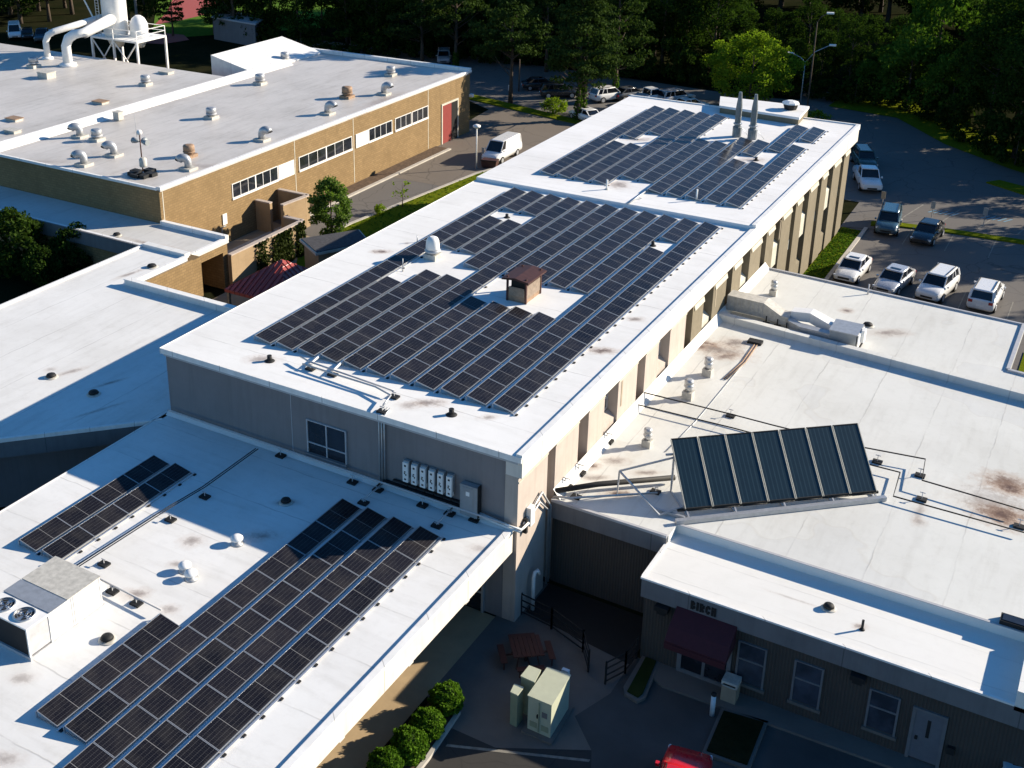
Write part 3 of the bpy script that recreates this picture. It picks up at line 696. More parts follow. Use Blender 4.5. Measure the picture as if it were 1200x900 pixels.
# ------------------------------------------------------------------ right hand wing
SW = thing("side_wing", "wide flat white roofed wing on the right with stained roof and thermal collectors", "building", (-10, 55, 0))
rr = [(-19.0, 41.5), (-13.45, 41.5), (-13.45, 42.58), (30, 42.58), (30, 62.5), (-3.1, 66.0), (-3.05, 73.0), (-19.0, 74.1)]
obj("roof", MB().prism(rr, 4.2, 4.5), "roof_side", SW)
obj("wall", MB().prism([(-18.98, 41.65), (-13.5, 41.65), (-13.5, 42.7), (29.9, 42.7), (29.9, 62.3), (-3.3, 65.8), (-3.25, 72.8), (-18.98, 73.9)], 0, 4.2), "block_ribbed", SW)
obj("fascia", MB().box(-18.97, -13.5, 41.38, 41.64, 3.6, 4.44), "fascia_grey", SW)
obj("front_trim", MB().box(-18.97, -13.5, 41.36, 41.5, 4.44, 4.56), "trim_grey", SW)
obj("edge_trim", MB().wallseg((-19.0, 74.05), (-3.05, 72.95), .16, 4.2, 4.6).wallseg((-3.06, 73.0), (-3.1, 66.0), .2, 4.2, 4.62).wallseg((-3.1, 65.95), (30, 62.45), .2, 4.2, 4.62), "trim_grey", SW)
obj("parapet", MB().wallseg((-18.95, 64.45), (-1.9, 62.75), .45, 4.5, 4.92).wallseg((-1.9, 62.75), (30, 59.6), .45, 4.5, 4.92), "roof_side", SW)
obj("base_flashing", MB().quad((-18.99, 41.6, 4.95), (-18.62, 41.6, 4.505), (-18.62, 74, 4.505), (-18.99, 74, 4.95)), "roof_entrance", SW)

# entrance wing with BIRCH lettering
EW = thing("entrance_wing", "low entrance wing with BIRCH lettering on its fascia and a maroon awning", "building", (-6, 39, 0))
ew_r = 0.45
obj("roof", MB().box(-13.5, ew_r, 38.78, 42.6, 3.8, 4.1), "roof_entrance", EW)
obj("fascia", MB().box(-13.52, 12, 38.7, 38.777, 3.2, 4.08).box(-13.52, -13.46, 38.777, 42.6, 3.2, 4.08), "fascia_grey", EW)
obj("edge_trim", MB().box(-13.56, ew_r, 38.66, 38.80, 4.08, 4.16), "trim_white", EW)
obj("side_trim", MB().box(-13.58, -13.44, 38.80, 42.6, 4.08, 4.16), "trim_white", EW)
obj("step_wall", MB().box(-13.5, 30, 42.5, 42.56, 4.1, 4.52), "roof_entrance", EW)
obj("step_cap", MB().box(-13.55, 30, 42.47, 42.6, 4.52, 4.545), "trim_grey", EW)
obj("end_parapet", MB().box(ew_r, ew_r + .35, 38.7, 42.45, 3.9, 4.75), "roof_entrance", EW)
obj("end_roof", MB().box(ew_r + .35, 30, 38.78, 42.45, 4.0, 4.6), "roof_entrance", EW)
obj("wall", MB().box(-13.4, 12, 38.86, 42.5, 0, 3.8), "block_ribbed", EW)
# BIRCH
bl = onV(38.68, 809, 712.5); br = onV(38.68, 841, 722)
LH = 0.40; adv = (br[0] - bl[0]) / 4.72; LWd = adv * .8; tk = .085
def letter(ch, x):
    z = bl[1] - .02; w, h = LWd, LH
    m = MB()
    def st_(x0, x1, z0, z1): m.box(x + x0, x + x1, 38.665, 38.698, z + z0, z + z1)
    if ch == 'I': st_(0, tk * 1.15, 0, h)
    elif ch == 'H': st_(0, tk, 0, h); st_(w - tk, w, 0, h); st_(tk, w - tk, h * .4, h * .6)
    elif ch == 'C': st_(0, tk, .07, h - .07); st_(.05, w - .04, 0, tk * .85); st_(.05, w - .04, h - tk * .85, h); st_(w - tk, w, .06, h * .34); st_(w - tk, w, h * .66, h - .06)
    elif ch == 'B': st_(0, tk, 0, h); st_(tk, w - .06, 0, tk * .8); st_(tk, w - .06, h - tk * .8, h); st_(tk, w - .08, h * .5 - tk * .4, h * .5 + tk * .4); st_(w - tk, w, .06, h * .44); st_(w - tk - .02, w - .02, h * .56, h - .06)
    elif ch == 'R':
        st_(0, tk, 0, h); st_(tk, w - .06, h - tk * .8, h); st_(tk, w - .06, h * .42, h * .42 + tk * .8); st_(w - tk, w, h * .5, h - .06)
        m.beam((x + w * .5, 38.681, z + h * .45), (x + w - tk * .45, 38.681, z + .02), .033, tk)
    return m
for k, ch in enumerate("BIRCH"):
    obj("letter", letter(ch, bl[0] + adv * (k if k < 2 else k - .42)), "black", EW)
# windows of the entrance wing
def ew_window(x0, x1, z0, z1):
    w = obj("window", MB().box(x0, x1, 38.82, 38.855, z0, z1), "glass_blue", EW)
    zm = z0 + (z1 - z0) * .58
    obj("frame", MB().box(x0 - .08, x0, 38.78, 38.865, z0 - .05, z1 + .05).box(x1, x1 + .08, 38.78, 38.865, z0 - .05, z1 + .05).box(x0, x1, 38.78, 38.865, z1, z1 + .05).box(x0, x1, 38.79, 38.865, zm - .035, zm + .035), "trim_shaded", w)
    obj("sill", MB().box(x0 - .15, x1 + .15, 38.72, 38.865, z0 - .18, z0 - .05), "concrete", w)
ew_window(-9.28, -8.28, .75, 2.62); ew_window(-7.05, -6.08, .8, 2.65); ew_window(-4.22, -3.25, .85, 2.55)
d = obj("entrance_door", MB().box(-11.6, -10.72, 38.81, 38.85, .14, 2.5).box(-10.6, -9.72, 38.81, 38.85, .14, 2.5), "glass", EW)
obj("frame", MB().box(-11.78, -11.6, 38.76, 38.865, .12, 2.62).box(-10.72, -10.6, 38.76, 38.865, .12, 2.62).box(-9.72, -9.56, 38.76, 38.865, .12, 2.62).box(-11.6, -10.72, 38.77, 38.865, 2.1, 2.16).box(-10.6, -9.72, 38.77, 38.865, 2.1, 2.16).box(-11.6, -9.72, 38.77, 38.865, 2.5, 2.62).box(-11.6, -10.72, 38.77, 38.865, .12, .3).box(-10.6, -9.72, 38.77, 38.865, .12, .3), "trim_shaded", d)
d = obj("steel_door", MB().box(-2.6, -1.62, 38.80, 38.855, .2, 2.4), "door_grey", EW)
obj("frame", MB().box(-2.72, -2.6, 38.77, 38.865, .12, 2.5).box(-1.62, -1.5, 38.77, 38.865, .12, 2.5).box(-2.6, -1.62, 38.77, 38.865, 2.4, 2.5), "trim_shaded", d)
obj("vision_panel", MB().box(-2.15, -2.03, 38.785, 38.80, 1.3, 2.1), "black", d)
obj("handle", MB().box(-2.5, -2.4, 38.74, 38.80, 1.1, 1.25), "black", d)
for lx in (-12.55, -4.75):
    obj("wall_lamp", MB().box(lx - .28, lx + .28, 38.5, 38.86, 2.9, 3.12).box(lx - .18, lx + .18, 38.55, 38.86, 2.75, 2.9), "black", EW)
obj("meter_box", MB().box(-1.35, -1.1, 38.7, 38.86, 1.0, 1.3), "black", EW)
aw = thing("awning", "maroon fabric awning over the double entrance doors under the BIRCH letters", "awning", (-10.7, 38.7, 2.4))
x0, x1 = -11.95, -9.45
obj("canopy", MB().loft([[(x0, 38.69, 3.36), (x0, 38.66, 3.34), (x0, 37.9, 2.9), (x0, 37.45, 2.5), (x0, 37.47, 2.3), (x0, 38.72, 2.45)], [(x1, 38.69, 3.36), (x1, 38.66, 3.34), (x1, 37.9, 2.9), (x1, 37.45, 2.5), (x1, 37.47, 2.3), (x1, 38.72, 2.45)]], smooth=False), "awning_maroon", aw)
obj("valance", MB().box(x0, x1, 37.42, 37.45, 2.15, 2.42), "awning_maroon", aw)
# ------------------------------------------------------------------ photovoltaic arrays
PW, PL, TL, TH_ = 0.955, 1.985, 0.10, 0.29       # plan width, length, low and high edge heights
def make_panel():
    root = thing("solar_panel", "black solar panel", "solar panel", (0, 0, 0))
    me = bpy.data.meshes.new("cell_face")
    e = .012
    dz = (TH_ - TL) / PW
    me.from_pydata([(-PW + e, e, TH_ - e * dz), (-e, e, TL + e * dz), (-e, PL - e, TL + e * dz), (-PW + e, PL - e, TH_ - e * dz)], [], [(0, 1, 2, 3)])
    uv = me.uv_layers.new(name="UVMap")
    for i, c in enumerate(((0, 0), (1, 0), (1, 1), (0, 1))): uv.data[i].uv = c
    me.materials.append(MATS["pv_cells"])
    o = bpy.data.objects.new("cell_face", me); COL.objects.link(o); o.parent = root
    f = MB(); t = .02
    A, B_, C_, D_ = (-PW, 0, TH_ - .012), (0, 0, TL - .012), (0, PL, TL - .012), (-PW, PL, TH_ - .012)
    f.beam(A, D_, t, .045); f.beam(B_, C_, t, .045); f.beam((-PW, t / 2, TH_ - .013), (0, t / 2, TL - .013), t, .045); f.beam((-PW, PL - t / 2, TH_ - .013), (0, PL - t / 2, TL - .013), t, .045)
    obj("frame", f, "panel_frame", root, world=False)
    obj("backsheet", MB().quad((-PW, 0, TH_ - .03), (-PW, PL, TH_ - .03), (0, PL, TL - .03), (0, 0, TL - .03)), "white_metal", root, world=False)
    return root
PROTO = make_panel(); used = [False]
foot_mb = MB().box(-.05, .05, -.07, .07, 0, .05)
FOOT = None; STRUT = [None]
LB = lambda n: ORDL[n]
def array(rows, x0, dx, v0, pitch, z, where, rowname):
    global FOOT
    for r, segs in enumerate(rows):
        x = x0 + dx * r
        cnt = 0
        rack = thing("panel_rack", "metal rack under the solar panels, %s, %s" % (rowname(r), where), "rack", (x, v0 + segs[0][0] * pitch, z), 0, "racks under the solar rows")
        for (a, b) in segs:
            y0, y1 = v0 + a * pitch - .12, v0 + b * pitch + .1
            obj("rail", MB().beam((x + .13, y0, z + .05), (x + .13, y1, z + .05), .07, .05), "alu", rack)
            obj("rail", MB().beam((x - PW - .05, y0 + .1, z + .23), (x - PW - .05, y1 - .1, z + .23), .05, .06), "alu", rack)
            for m in range(a, b + 1):
                if STRUT[0] is None:
                    STRUT[0] = s_ = obj("strut", MB().beam((-PW - .03, 0, 0), (-PW - .03, 0, .24), .05).beam((-PW - .03, 0, .03), (.12, 0, .03), .05, .03), "galv", rack, world=False)
                else:
                    s_ = STRUT[0].copy(); COL.objects.link(s_); s_.parent = rack
                s_.location = (0, v0 + m * pitch - rack.location.y, 0)
            for m in range(a, b + 1):
                for off in ((0, .5) if r == len(rows) - 1 else (0,)):
                    if m == b and off: continue
                    if FOOT is None:
                        FOOT = obj("foot", foot_mb, "black", rack, world=False); f = FOOT
                    else:
                        f = FOOT.copy(); COL.objects.link(f); f.parent = rack
                    f.location = (.21, v0 + (m + off) * pitch - rack.location.y, 0)
            for m in range(a, b):
                lab = "solar panel %s from near end, %s, %s" % (ORD[cnt], rowname(r), where)
                if cnt == 0: lab = "solar panel at near end, %s, %s" % (rowname(r), where)
                cnt += 1
                y = v0 + m * pitch
                grp = "solar panels of " + where
                if not used[0]:
                    PROTO.location = (x, y, z); PROTO['label'] = lab; PROTO['group'] = grp; used[0] = True
                else:
                    dup(PROTO, (x, y, z), 0, lab, grp)
rown = lambda r: "%s row" % (("leftmost",) + tuple(ORD[1:10]) + ("rightmost",))[r] if r in (0, 10) else "%s row from left" % ORD[r]
array([[(0, 14)], [(0, 5), (8, 11), (12, 14)], [(0, 6), (8, 11), (12, 14)], [(0, 6), (7, 14)], [(0, 14)], [(0, 5), (7, 14)], [(0, 5), (7, 14)], [(0, 5), (7, 14)], [(0, 5), (7, 14)], [(0, 11), (12, 14)], [(0, 14)]],
      -34.52, 1.365, 41.05, 2.007, 8.5, "large middle roof array", rown)
array([[(0, 11)], [(0, 5), (6, 11)], [(0, 5), (7, 11)], [(0, 11)], [(1, 11)], [(1, 7)], [(0, 7)], [(0, 8)], [(0, 5), (6, 8)], [(0, 5), (7, 11)], [(0, 8), (9, 11)]],
      -34.38, 1.361, 72.95, 2.012, 8.74, "far roof array", rown)
row5 = lambda r: ("short outer left row", "first long row from left", "second long row from left", "third long row from left", "rightmost row")[r]
array([[(2, 5)], [(2, 10)], [(0, 10)], [(0, 10)], [(0, 10)]], -26.93, 1.349, 15.86, 2.005, 4.8, "front low roof array", row5)
row2 = lambda r: ("left row", "right row")[r]
array([[(0, 4)], [(0, 4)]], -35.34, 1.355, 26.32, 1.99, 4.8, "small front left array", row2)

# ------------------------------------------------------------------ rooftop equipment
def mushroom(px, py, z, label, s=1.0, mat="galv", rusty=False):
    x, y = G(px, py, z)
    t = thing("roof_vent", label, "vent", (x, y, z), 0, "mushroom vents")
    obj("curb", MB().box(x - .5 * s, x + .5 * s, y - .5 * s, y + .5 * s, z, z + .28 * s), "vent_rust" if rusty else "dirty_white", t)
    obj("throat", MB().lathe((x, y, z + .28 * s), [(.34 * s, 0), (.34 * s, .42 * s)]), mat, t)
    obj("cap", MB().lathe((x, y, z + .55 * s), [(.40 * s, 0), (.47 * s, .04 * s), (.47 * s, .4 * s), (.43 * s, .47 * s), (.2 * s, .52 * s)], 18), mat, t)
    obj("collar", MB().lathe((x, y, z + .42 * s), [(.36 * s, 0), (.5 * s, .02 * s), (.5 * s, .1 * s), (.36 * s, .13 * s)], 18), "trim_grey" if not rusty else "vent_rust", t)
    return t
mushroom(248, 139, 6.6, "round metal roof vent standing alone in the middle of the tan building roof", 1.0)
mushroom(114, 165, 6.6, "round metal roof vent beside the leftmost hooded pipe on the tan building", 1.0)
mushroom(222, 184, 6.6, "weathered brown roof vent behind a hooded pipe near the tan roof corner", 1.0, "vent_rust", True)
mushroom(171, 100, 7.05, "round metal roof vent on the upper tan roof near its stepped edge", 1.0)
mushroom(40, 79, 7.05, "round metal roof vent on the upper tan roof next to the white ducts", 1.1)
mushroom(407, 115, 6.6, "rusty round roof vent near the front edge of the tan roof", 1.1, "vent_rust", True)
mushroom(458, 89, 6.6, "round metal roof vent nearest the far corner of the tan roof", 1.0)
mushroom(334, 72, 6.6, "round metal roof vent along the back parapet of the tan roof", 1.0)
mushroom(305, 99, 6.6, "round metal roof vent right of the raised white roof block", 1.05)
def gooseneck(px, py, z, label, ang, s=1.0):
    x, y = G(px, py, z)
    t = thing("hooded_pipe", label, "vent", (x, y, z), 0, "hooded vent pipes")
    obj("curb", MB().box(x - .55 * s, x + .55 * s, y - .5 * s, y + .5 * s, z, z + .22 * s), "dirty_white", t)
    c, sn = math.cos(ang), math.sin(ang)
    pts = [(x, y, z + .2 * s), (x, y, z + .6 * s)]
    for i in range(1, 8):
        a = math.pi * .82 * i / 7
        pts.append((x + c * .38 * s * (1 - math.cos(a)), y + sn * .38 * s * (1 - math.cos(a)), z + .6 * s + .38 * s * math.sin(a)))
    obj("elbow", MB().tube(pts, [.3 * s] * 3 + [.33 * s] * 6, 12), "galv", t)
    obj("mouth", MB().tube([pts[-1], (pts[-1][0] + c * .02, pts[-1][1] + sn * .02, pts[-1][2] - .06)], .29 * s, 12), "black", t)
for (px, py, a, lab) in [(99, 194, -2.4, "grey hooded vent pipe nearest the front left of the tan roof"), (134, 183, -2.4, "grey hooded vent pipe with a reddish base left of the mast"), (94, 161, -2.4, "weathered hooded vent pipe left of a round vent by the roof step"),
                     (221, 199, -2.6, "hooded vent pipe in front of the brown weathered vent"), (450, 111, .3, "hooded vent pipe behind the rusty vent at the far front edge"), (384, 134, .3, "hooded vent pipe above the third window strip"), (307, 165, .3, "hooded vent pipe above the second window strip")]:
    gooseneck(px, py, 6.6, lab, a, 1.02)
def lowbox(px, py, z, label, w, d, h, name="roof_hatch", mat="dirty_white", cat="hatch", top=None):
    x, y = G(px, py, z)
    t = thing(name, label, cat, (x, y, z))
    obj("body", MB().box(x - w / 2, x + w / 2, y - d / 2, y + d / 2, z, z + h), mat, t)
    obj("lid", MB().box(x - w / 2 - .06, x + w / 2 + .06, y - d / 2 - .06, y + d / 2 + .06, z + h, z + h + .06), top or mat, t)
    return t
lowbox(55, 91, 7.05, "squat white roof fan box left of the stepped edge on the upper roof", 1.4, 1.2, .6)
lowbox(118, 121, 7.05, "flat dark topped hatch in the middle of the upper tan roof", 1.3, .9, .2, top="vent_rust")
lowbox(17, 141, 7.05, "flat hatch near the left frame edge on the upper tan roof", 1.3, .9, .2, top="vent_rust")
lowbox(15, 155, 7.05, "smaller pale flat hatch in front of the leftmost dark topped hatch", 1.3, .8, .2)
lowbox(195, 86, 7.05, "flat pale hatch at the far end of the upper tan roof", 1.3, .9, .2)
lowbox(139, 140, 6.7, "small white pipe box on the step between the two tan roofs", .7, .6, .7)
# antenna mast on ballast blocks
x, y = G(168, 205, 6.6)
t = thing("antenna_mast", "dark antenna mast on black ballast blocks at the tan roof corner", "antenna", (x, y, 6.6))
for (dx, dy) in ((-.75, 0), (.75, .1), (0, .75), (0, -.75), (-.5, -.5), (.55, -.6)):
    obj("ballast_block", MB().box(x + dx - .4, x + dx + .4, y + dy - .3, y + dy + .3, 6.62, 6.9), "black", t)
obj("mast", MB().tube([(x, y, 6.9), (x, y, 10.0)], .05), "brown_metal", t)
obj("whip", MB().tube([(x - .3, y, 9.6), (x - .35, y, 11.4)], .015), "trim_grey", t)
obj("drum", MB().lathe((x + .1, y, 7.3), [(.28, 0), (.3, .1), (.3, .6), (.15, .75)]), "dirty_white", t)
for (dx, dy) in ((-.45, 0), (.45, 0), (0, .35)):
    obj("antenna_head", MB().tube([(x + dx * .3, y + dy * .3, 9.3), (x + dx, y + dy, 9.3), (x + dx * 1.7, y + dy * 1.7, 9.3)], [.08, .2, .24], 10), "grey_box", t)
obj("dome", MB().lathe((x, y, 9.8), [(.05, 0), (.2, .08), (.22, .25), (.12, .42)]), "white_metal", t)

# white exhaust tower with ducts behind the tan roof
tx, ty = -100.3, 95.5
t = thing("exhaust_tower", "tall white industrial exhaust tower with caged platform and two bent ducts", "tower", (tx, ty, 0))
obj("shell", MB().lathe((tx, ty, 7.5), [(.7, 0), (1.4, 1.6), (1.4, 9), (1.55, 10), (1.55, 26)], 24), "white_metal", t)
obj("shell", MB().lathe((tx + 2.6, ty + 1, 7.5), [(.4, 0), (1.0, 1.0), (1.05, 2.6), (.7, 3.3), (.3, 3.6)], 20), "white_metal", t)
pf = MB().box(tx - 2.2, tx + 5.0, ty - 1.9, ty + 2.8, 8.6, 8.8)
obj("platform", pf, "white_metal", t)
fr = MB()
for (ax, ay) in ((-2.1, -1.8), (4.9, -1.8), (4.9, 2.7), (-2.1, 2.7), (1.3, -1.8)):
    fr.beam((tx + ax, ty + ay, 0), (tx + ax, ty + ay, 8.6), .22); fr.beam((tx + ax, ty + ay, 8.8), (tx + ax, ty + ay, 9.9), .07)
for (a, b) in (((-2.1, -1.8), (1.3, -1.8)), ((1.3, -1.8), (4.9, -1.8))):
    fr.beam((tx + a[0], ty + a[1], 4.5), (tx + b[0], ty + b[1], 8.6), .12); fr.beam((tx + b[0], ty + b[1], 4.5), (tx + a[0], ty + a[1], 8.6), .12)
obj("support_frame", fr, "white_metal", t)
rl = MB()
for h in (9.35, 9.9):
    for a, b in (((-2.1, -1.8), (4.9, -1.8)), ((4.9, -1.8), (4.9, 2.7)), ((4.9, 2.7), (-2.1, 2.7))):
        rl.beam((tx + a[0], ty + a[1], h), (tx + b[0], ty + b[1], h), .06)
obj("railing", rl, "white_metal", t)
cg = MB().box(tx - 3.9, tx - 1.2, ty - 1.6, ty + 1.0, 14.4, 14.55)
for h in (15.0, 15.6, 16.1):
    for a, b in (((-3.9, -1.6), (-1.2, -1.6)), ((-3.9, -1.6), (-3.9, 1.0))): cg.beam((tx + a[0], ty + a[1], h), (tx + b[0], ty + b[1], h), .07)
for (ax, ay) in ((-3.9, -1.6), (-2.5, -1.6), (-1.2, -1.6), (-3.9, 1.0)): cg.beam((tx + ax, ty + ay, 14.5), (tx + ax, ty + ay, 16.1), .07)
cg.beam((tx - 3.9, ty - 1.6, 14.4), (tx - 1.6, ty - 1.6, 10.6), .12); cg.beam((tx - 3.9, ty + 1, 14.4), (tx - 1.6, ty + 1, 10.6), .12)
obj("upper_platform", cg, "white_metal", t)
ld = MB()
for dx in (-.25, .25): ld.beam((tx - .6 + dx, ty - 1.95, 9), (tx - .6 + dx, ty - 1.95, 24), .06)
for k in range(48): ld.beam((tx - .85, ty - 1.95, 9.2 + k * .31), (tx - .35, ty - 1.95, 9.2 + k * .31), .04)
obj("ladder", ld, "galv", t)
d0 = G(80, 77, 7.05); d1 = G(56, 69, 7.05)
obj("duct", MB().tube([(d0[0], d0[1], 7.0), (d0[0], d0[1], 9.2), (d0[0] + .3, d0[1] + .2, 10.0), (d0[0] + 1.0, d0[1] + .5, 10.5), (d0[0] + 2.0, d0[1] + .9, 10.6), (tx + .4, ty - .8, 10.8)], [.52, .5, .53, .53, .55, .62], 16), "white_metal", t)
obj("duct", MB().tube([(d1[0], d1[1], 7.0), (d1[0], d1[1], 9.0), (d1[0] + .3, d1[1] + .2, 9.7), (d1[0] + 1.0, d1[1] + .4, 10.1), (tx - .9, ty + 1.0, 11.0)], [.36, .34, .36, .36, .38], 14), "white_metal", t)
obj("duct_collar", MB().lathe((d0[0], d0[1], 7.03), [(.95, 0), (.92, .25), (.53, .4)], 18).lathe((d1[0], d1[1], 7.03), [(.65, 0), (.62, .2), (.37, .3)], 18), "white_metal", t)

# main roof: white upblast fan, hooded brown louvre box, pipe stubs
x, y = G(507, 303, 8.5)
t = thing("roof_fan", "white domed exhaust fan in the left gap of the middle array", "fan", (x, y, 8.5))
obj("curb", MB().box(x - .4, x + .4, y - .4, y + .4, 8.5, 8.85), "dirty_white", t)
obj("bowl", MB().lathe((x, y, 8.85), [(.3, 0), (.46, .1), (.48, .22), (.36, .28)], 20), "galv", t)
obj("dome", MB().lathe((x, y, 9.1), [(.38, 0), (.42, .12), (.38, .55), (.3, .72), (.15, .8)], 20), "white_metal", t)
a, b, c_ = G(595, 350, 8.5), G(614, 356, 8.5), G(633, 345, 8.5)
t = thing("louvre_box", "brown hooded louvre box in the centre gap of the middle array", "vent", (b[0], b[1], 8.5))
bx0, bx1, by0, by1 = a[0] + .05, b[0] + .1, b[1], b[1] + 1.75
obj("body", MB().box(bx0, bx1, by0, by1, 8.5, 9.2), "vent_rust", t)
obj("louvre_panel", MB().box(bx1, bx1 + .02, by0 + .08, by1 - .08, 8.75, 9.5).box(bx0 + .1, bx1 - .1, by0 - .02, by0, 8.85, 9.35), "louvre_tan", t)
cor = MB()
for (cx, cy) in ((bx0, by0), (bx1, by0), (bx1, by1), (bx0, by1)): cor.beam((cx, cy, 8.5), (cx, cy, 9.95), .1)
obj("corner_post", cor, "brown_metal", t)
xm = (bx0 + bx1) / 2
obj("hood", MB().loft([[(bx0 - .25, by0 - .25, 9.85), (xm, by0 - .25, 9.97), (bx1 + .25, by0 - .25, 9.85), (bx1 + .25, by0 - .25, 9.75), (xm, by0 - .25, 9.85), (bx0 - .25, by0 - .25, 9.75)],
                       [(bx0 - .25, by1 + .2, 9.85), (xm, by1 + .2, 9.97), (bx1 + .25, by1 + .2, 9.85), (bx1 + .25, by1 + .2, 9.75), (xm, by1 + .2, 9.85), (bx0 - .25, by1 + .2, 9.75)]], smooth=False), "brown_metal", t)
obj("core", MB().box(bx0 + .15, bx1 - .15, by0 + .15, by1 - .15, 9.2, 9.8), "black", t)
def stub(px, py, z, h, r, label, mat="galv", name="vent_stub", base=True):
    x, y = G(px, py, z); t = thing(name, label, "pipe", (x, y, z))
    obj("pipe", MB().tube([(x, y, z), (x, y, z + h)], r, 10), mat, t)
    if base: obj("flange", MB().lathe((x, y, z + .003), [(r * 2.2, 0), (r * 1.9, .03), (r * 1.1, .08)], 14), "black" if mat == "black" else "dirty_white", t)
stub(489, 284, 8.5, .45, .03, "thin bent pipe stub on the left edge strip of the main roof")
stub(472, 318, 8.5, .8, .025, "thin rod standing beside the white domed fan")
stub(711, 222, 8.74, .7, .07, "white pipe stub at the near edge of the far array", "pvc_white")
stub(816, 235, 8.74, .8, .06, "white pipe stub before the right part of the far array", "pvc_white")
stub(594, 255, 8.5, .25, .1, "black pipe stub in the small far left gap of the middle array", "black")
stub(765, 288, 8.5, .3, .1, "black pipe stub in the right hand gap of the middle array", "black")
stub(529, 486, 8.5, .3, .12, "black pipe stub on the front right strip of the main roof", "black")
stub(316, 423, 8.5, .3, .12, "black pipe stub near the front left corner of the main roof", "black")
stub(886, 188, 8.74, .25, .1, "black pipe stub in the right gap of the far array", "black")
stub(1017, 345, 4.5, .7, .05, "thin grey post at the back edge of the right roof", "trim_grey", base=False)
stub(1010, 738, 4.1, .45, .05, "black pipe stub on the entrance roof", "black")
stub(555, 590, 4.8, .3, .04, "short pipe stub below the grey disconnect cabinet", "galv", base=False)
for (px, py, lab) in ((863, 160, "left of the two tall grey exhaust stacks on the far roof"), (881, 163, "right of the two tall grey exhaust stacks on the far roof")):
    x, y = G(px, py, 8.74); t = thing("exhaust_stack", lab, "chimney", (x, y, 8.74), 0, "twin exhaust stacks")
    obj("base", MB().lathe((x, y, 8.74), [(.36, 0), (.36, .8), (.3, .85)], 12, False), "flue_grey", t)
    obj("pipe", MB().lathe((x, y, 9.55), [(.25, 0), (.25, 1.6), (.22, 1.9), (.12, 2.8)], 12, False), "flue_grey", t)
    obj("band", MB().lathe((x, y, 9.75), [(.3, 0), (.34, .02), (.34, .1), (.3, .12)], 12, False), "steel", t)
    obj("guy_wire", MB().tube([(x, y, 9.9), (x + .9, y + .3, 8.76)], .02, 5), "steel", t)
x, y = G(926, 128, 9.4)
t = thing("roof_fan", "small grey exhaust fan on the low block behind the twin stacks", "fan", (x, y, 9.4))
obj("body", MB().lathe((x, y, 9.4), [(.5, 0), (.6, .3), (.6, .5)], 8, False), "black", t)
obj("lid", MB().lathe((x, y, 9.9), [(.75, 0), (.7, .12), (.3, .25)], 8, False), "white_metal", t)
# conduits lying on the roofs
def run(pts, z, label, r=.05, h=.28, mat="galv", blocks=(), name="conduit_run", gap=0.0):
    t = thing(name, label, "pipe", (pts[0][0], pts[0][1], z))
    P = [(p[0], p[1], z + h) for p in pts]
    obj("pipe", MB().tube(P, r, 7), mat, t)
    if gap: obj("pipe", MB().tube([(p[0] + gap, p[1] + gap * .3, p[2]) for p in P], r, 7), mat, t)
    for (bx, by) in blocks:
        s = obj("support_block", MB().box(bx - .22, bx + .22, by - .17, by + .17, z + .004, z + .09), "black", t)
        obj("strut", MB().beam((bx, by, z + .08), (bx, by, z + h), .03).beam((bx - .12, by, z + h - .03), (bx + .12, by, z + h - .03), .035), "trim_grey", s)
    return t
g = lambda *ps, z=4.5: [G(px, py, z) for px, py in ps]
run(g((352, 424), (362, 430), (390, 440), (462, 465), z=8.5), 8.5, "long grey conduit along the front roof strip", .045, .3, blocks=g((364, 433), (390, 440), (462, 466), z=8.5))
run(g((355, 433), (440, 460), (458, 470), (449, 482), z=8.5), 8.5, "grey conduit bending over the front parapet", .045, .3, blocks=g((448, 483), z=8.5))
run(g((379, 417), (362, 431), z=8.5), 8.5, "white conduit running from under the second array row", .06, .16, "white_metal")
run(g((404, 425), (388, 440), z=8.5), 8.5, "white conduit running from under the fourth array row", .06, .16, "white_metal")
run(g((765, 222), (735, 243), z=8.6), 8.62, "grey conduit joining the middle and far arrays", .06, .22, blocks=g((750, 234), z=8.7))
run(g((300, 532), (238, 577), (199, 600), (83, 675), z=4.8), 4.8, "dark twin conduit along the front low roof beside the small array", .025, .3, "black", g((240, 583), (200, 610), (122, 662), z=4.8), gap=.12)
run(g((68, 660), (190, 722), z=4.8), 4.8, "thin conduit from the small array to the front low roof array", .04, .28, "trim_grey", g((100, 678), (132, 694), (160, 708), z=4.8))
run(g((448, 572), (425, 590), z=4.8), 4.8, "short conduit feeding the front low roof array from the wall", .04, .2, "trim_grey", g((443, 575), (426, 590), z=4.8))
run(g((530, 600), (513, 617), z=4.8), 4.8, "short conduit feeding the rightmost front row", .04, .2, "trim_grey", g((527, 603), (512, 617), z=4.8))
x0, y0 = -38.6, 37.75
run([(-38.6, 37.7), (-21.5, 37.7), (-19.4, 37.75)], 4.8, "long conduit along the foot of the grey end wall", .045, .42, "trim_grey", g((329, 535), (413, 566), (495, 593), (556, 610), z=4.8))
run(g((753, 468), (860, 495), (905, 507), (1010, 533), (1083, 547), (1079, 572), (1200, 608)), 4.5, "upper thin dark pipe crossing the right roof behind the collectors", .035, .42, "black", g((856, 488), (1028, 542), (1078, 558), (1080, 586), (1194, 618)))
run(g((742, 478), (860, 507), (1023, 551), (1054, 559), (1046, 587), (1200, 630)), 4.5, "lower thin dark pipe crossing the right roof behind the collectors", .035, .25, "black", g((741, 483),))
run(g((650, 582), (700, 574), (790, 566)), 4.5, "thick black insulated pipe from the wall to the collectors", .13, .3, "black", g((675, 583), (768, 577)))
run(g((648, 586), (668, 588), (770, 582)), 4.5, "thin grey pipe beside the black insulated pipe", .05, .2, "galv")
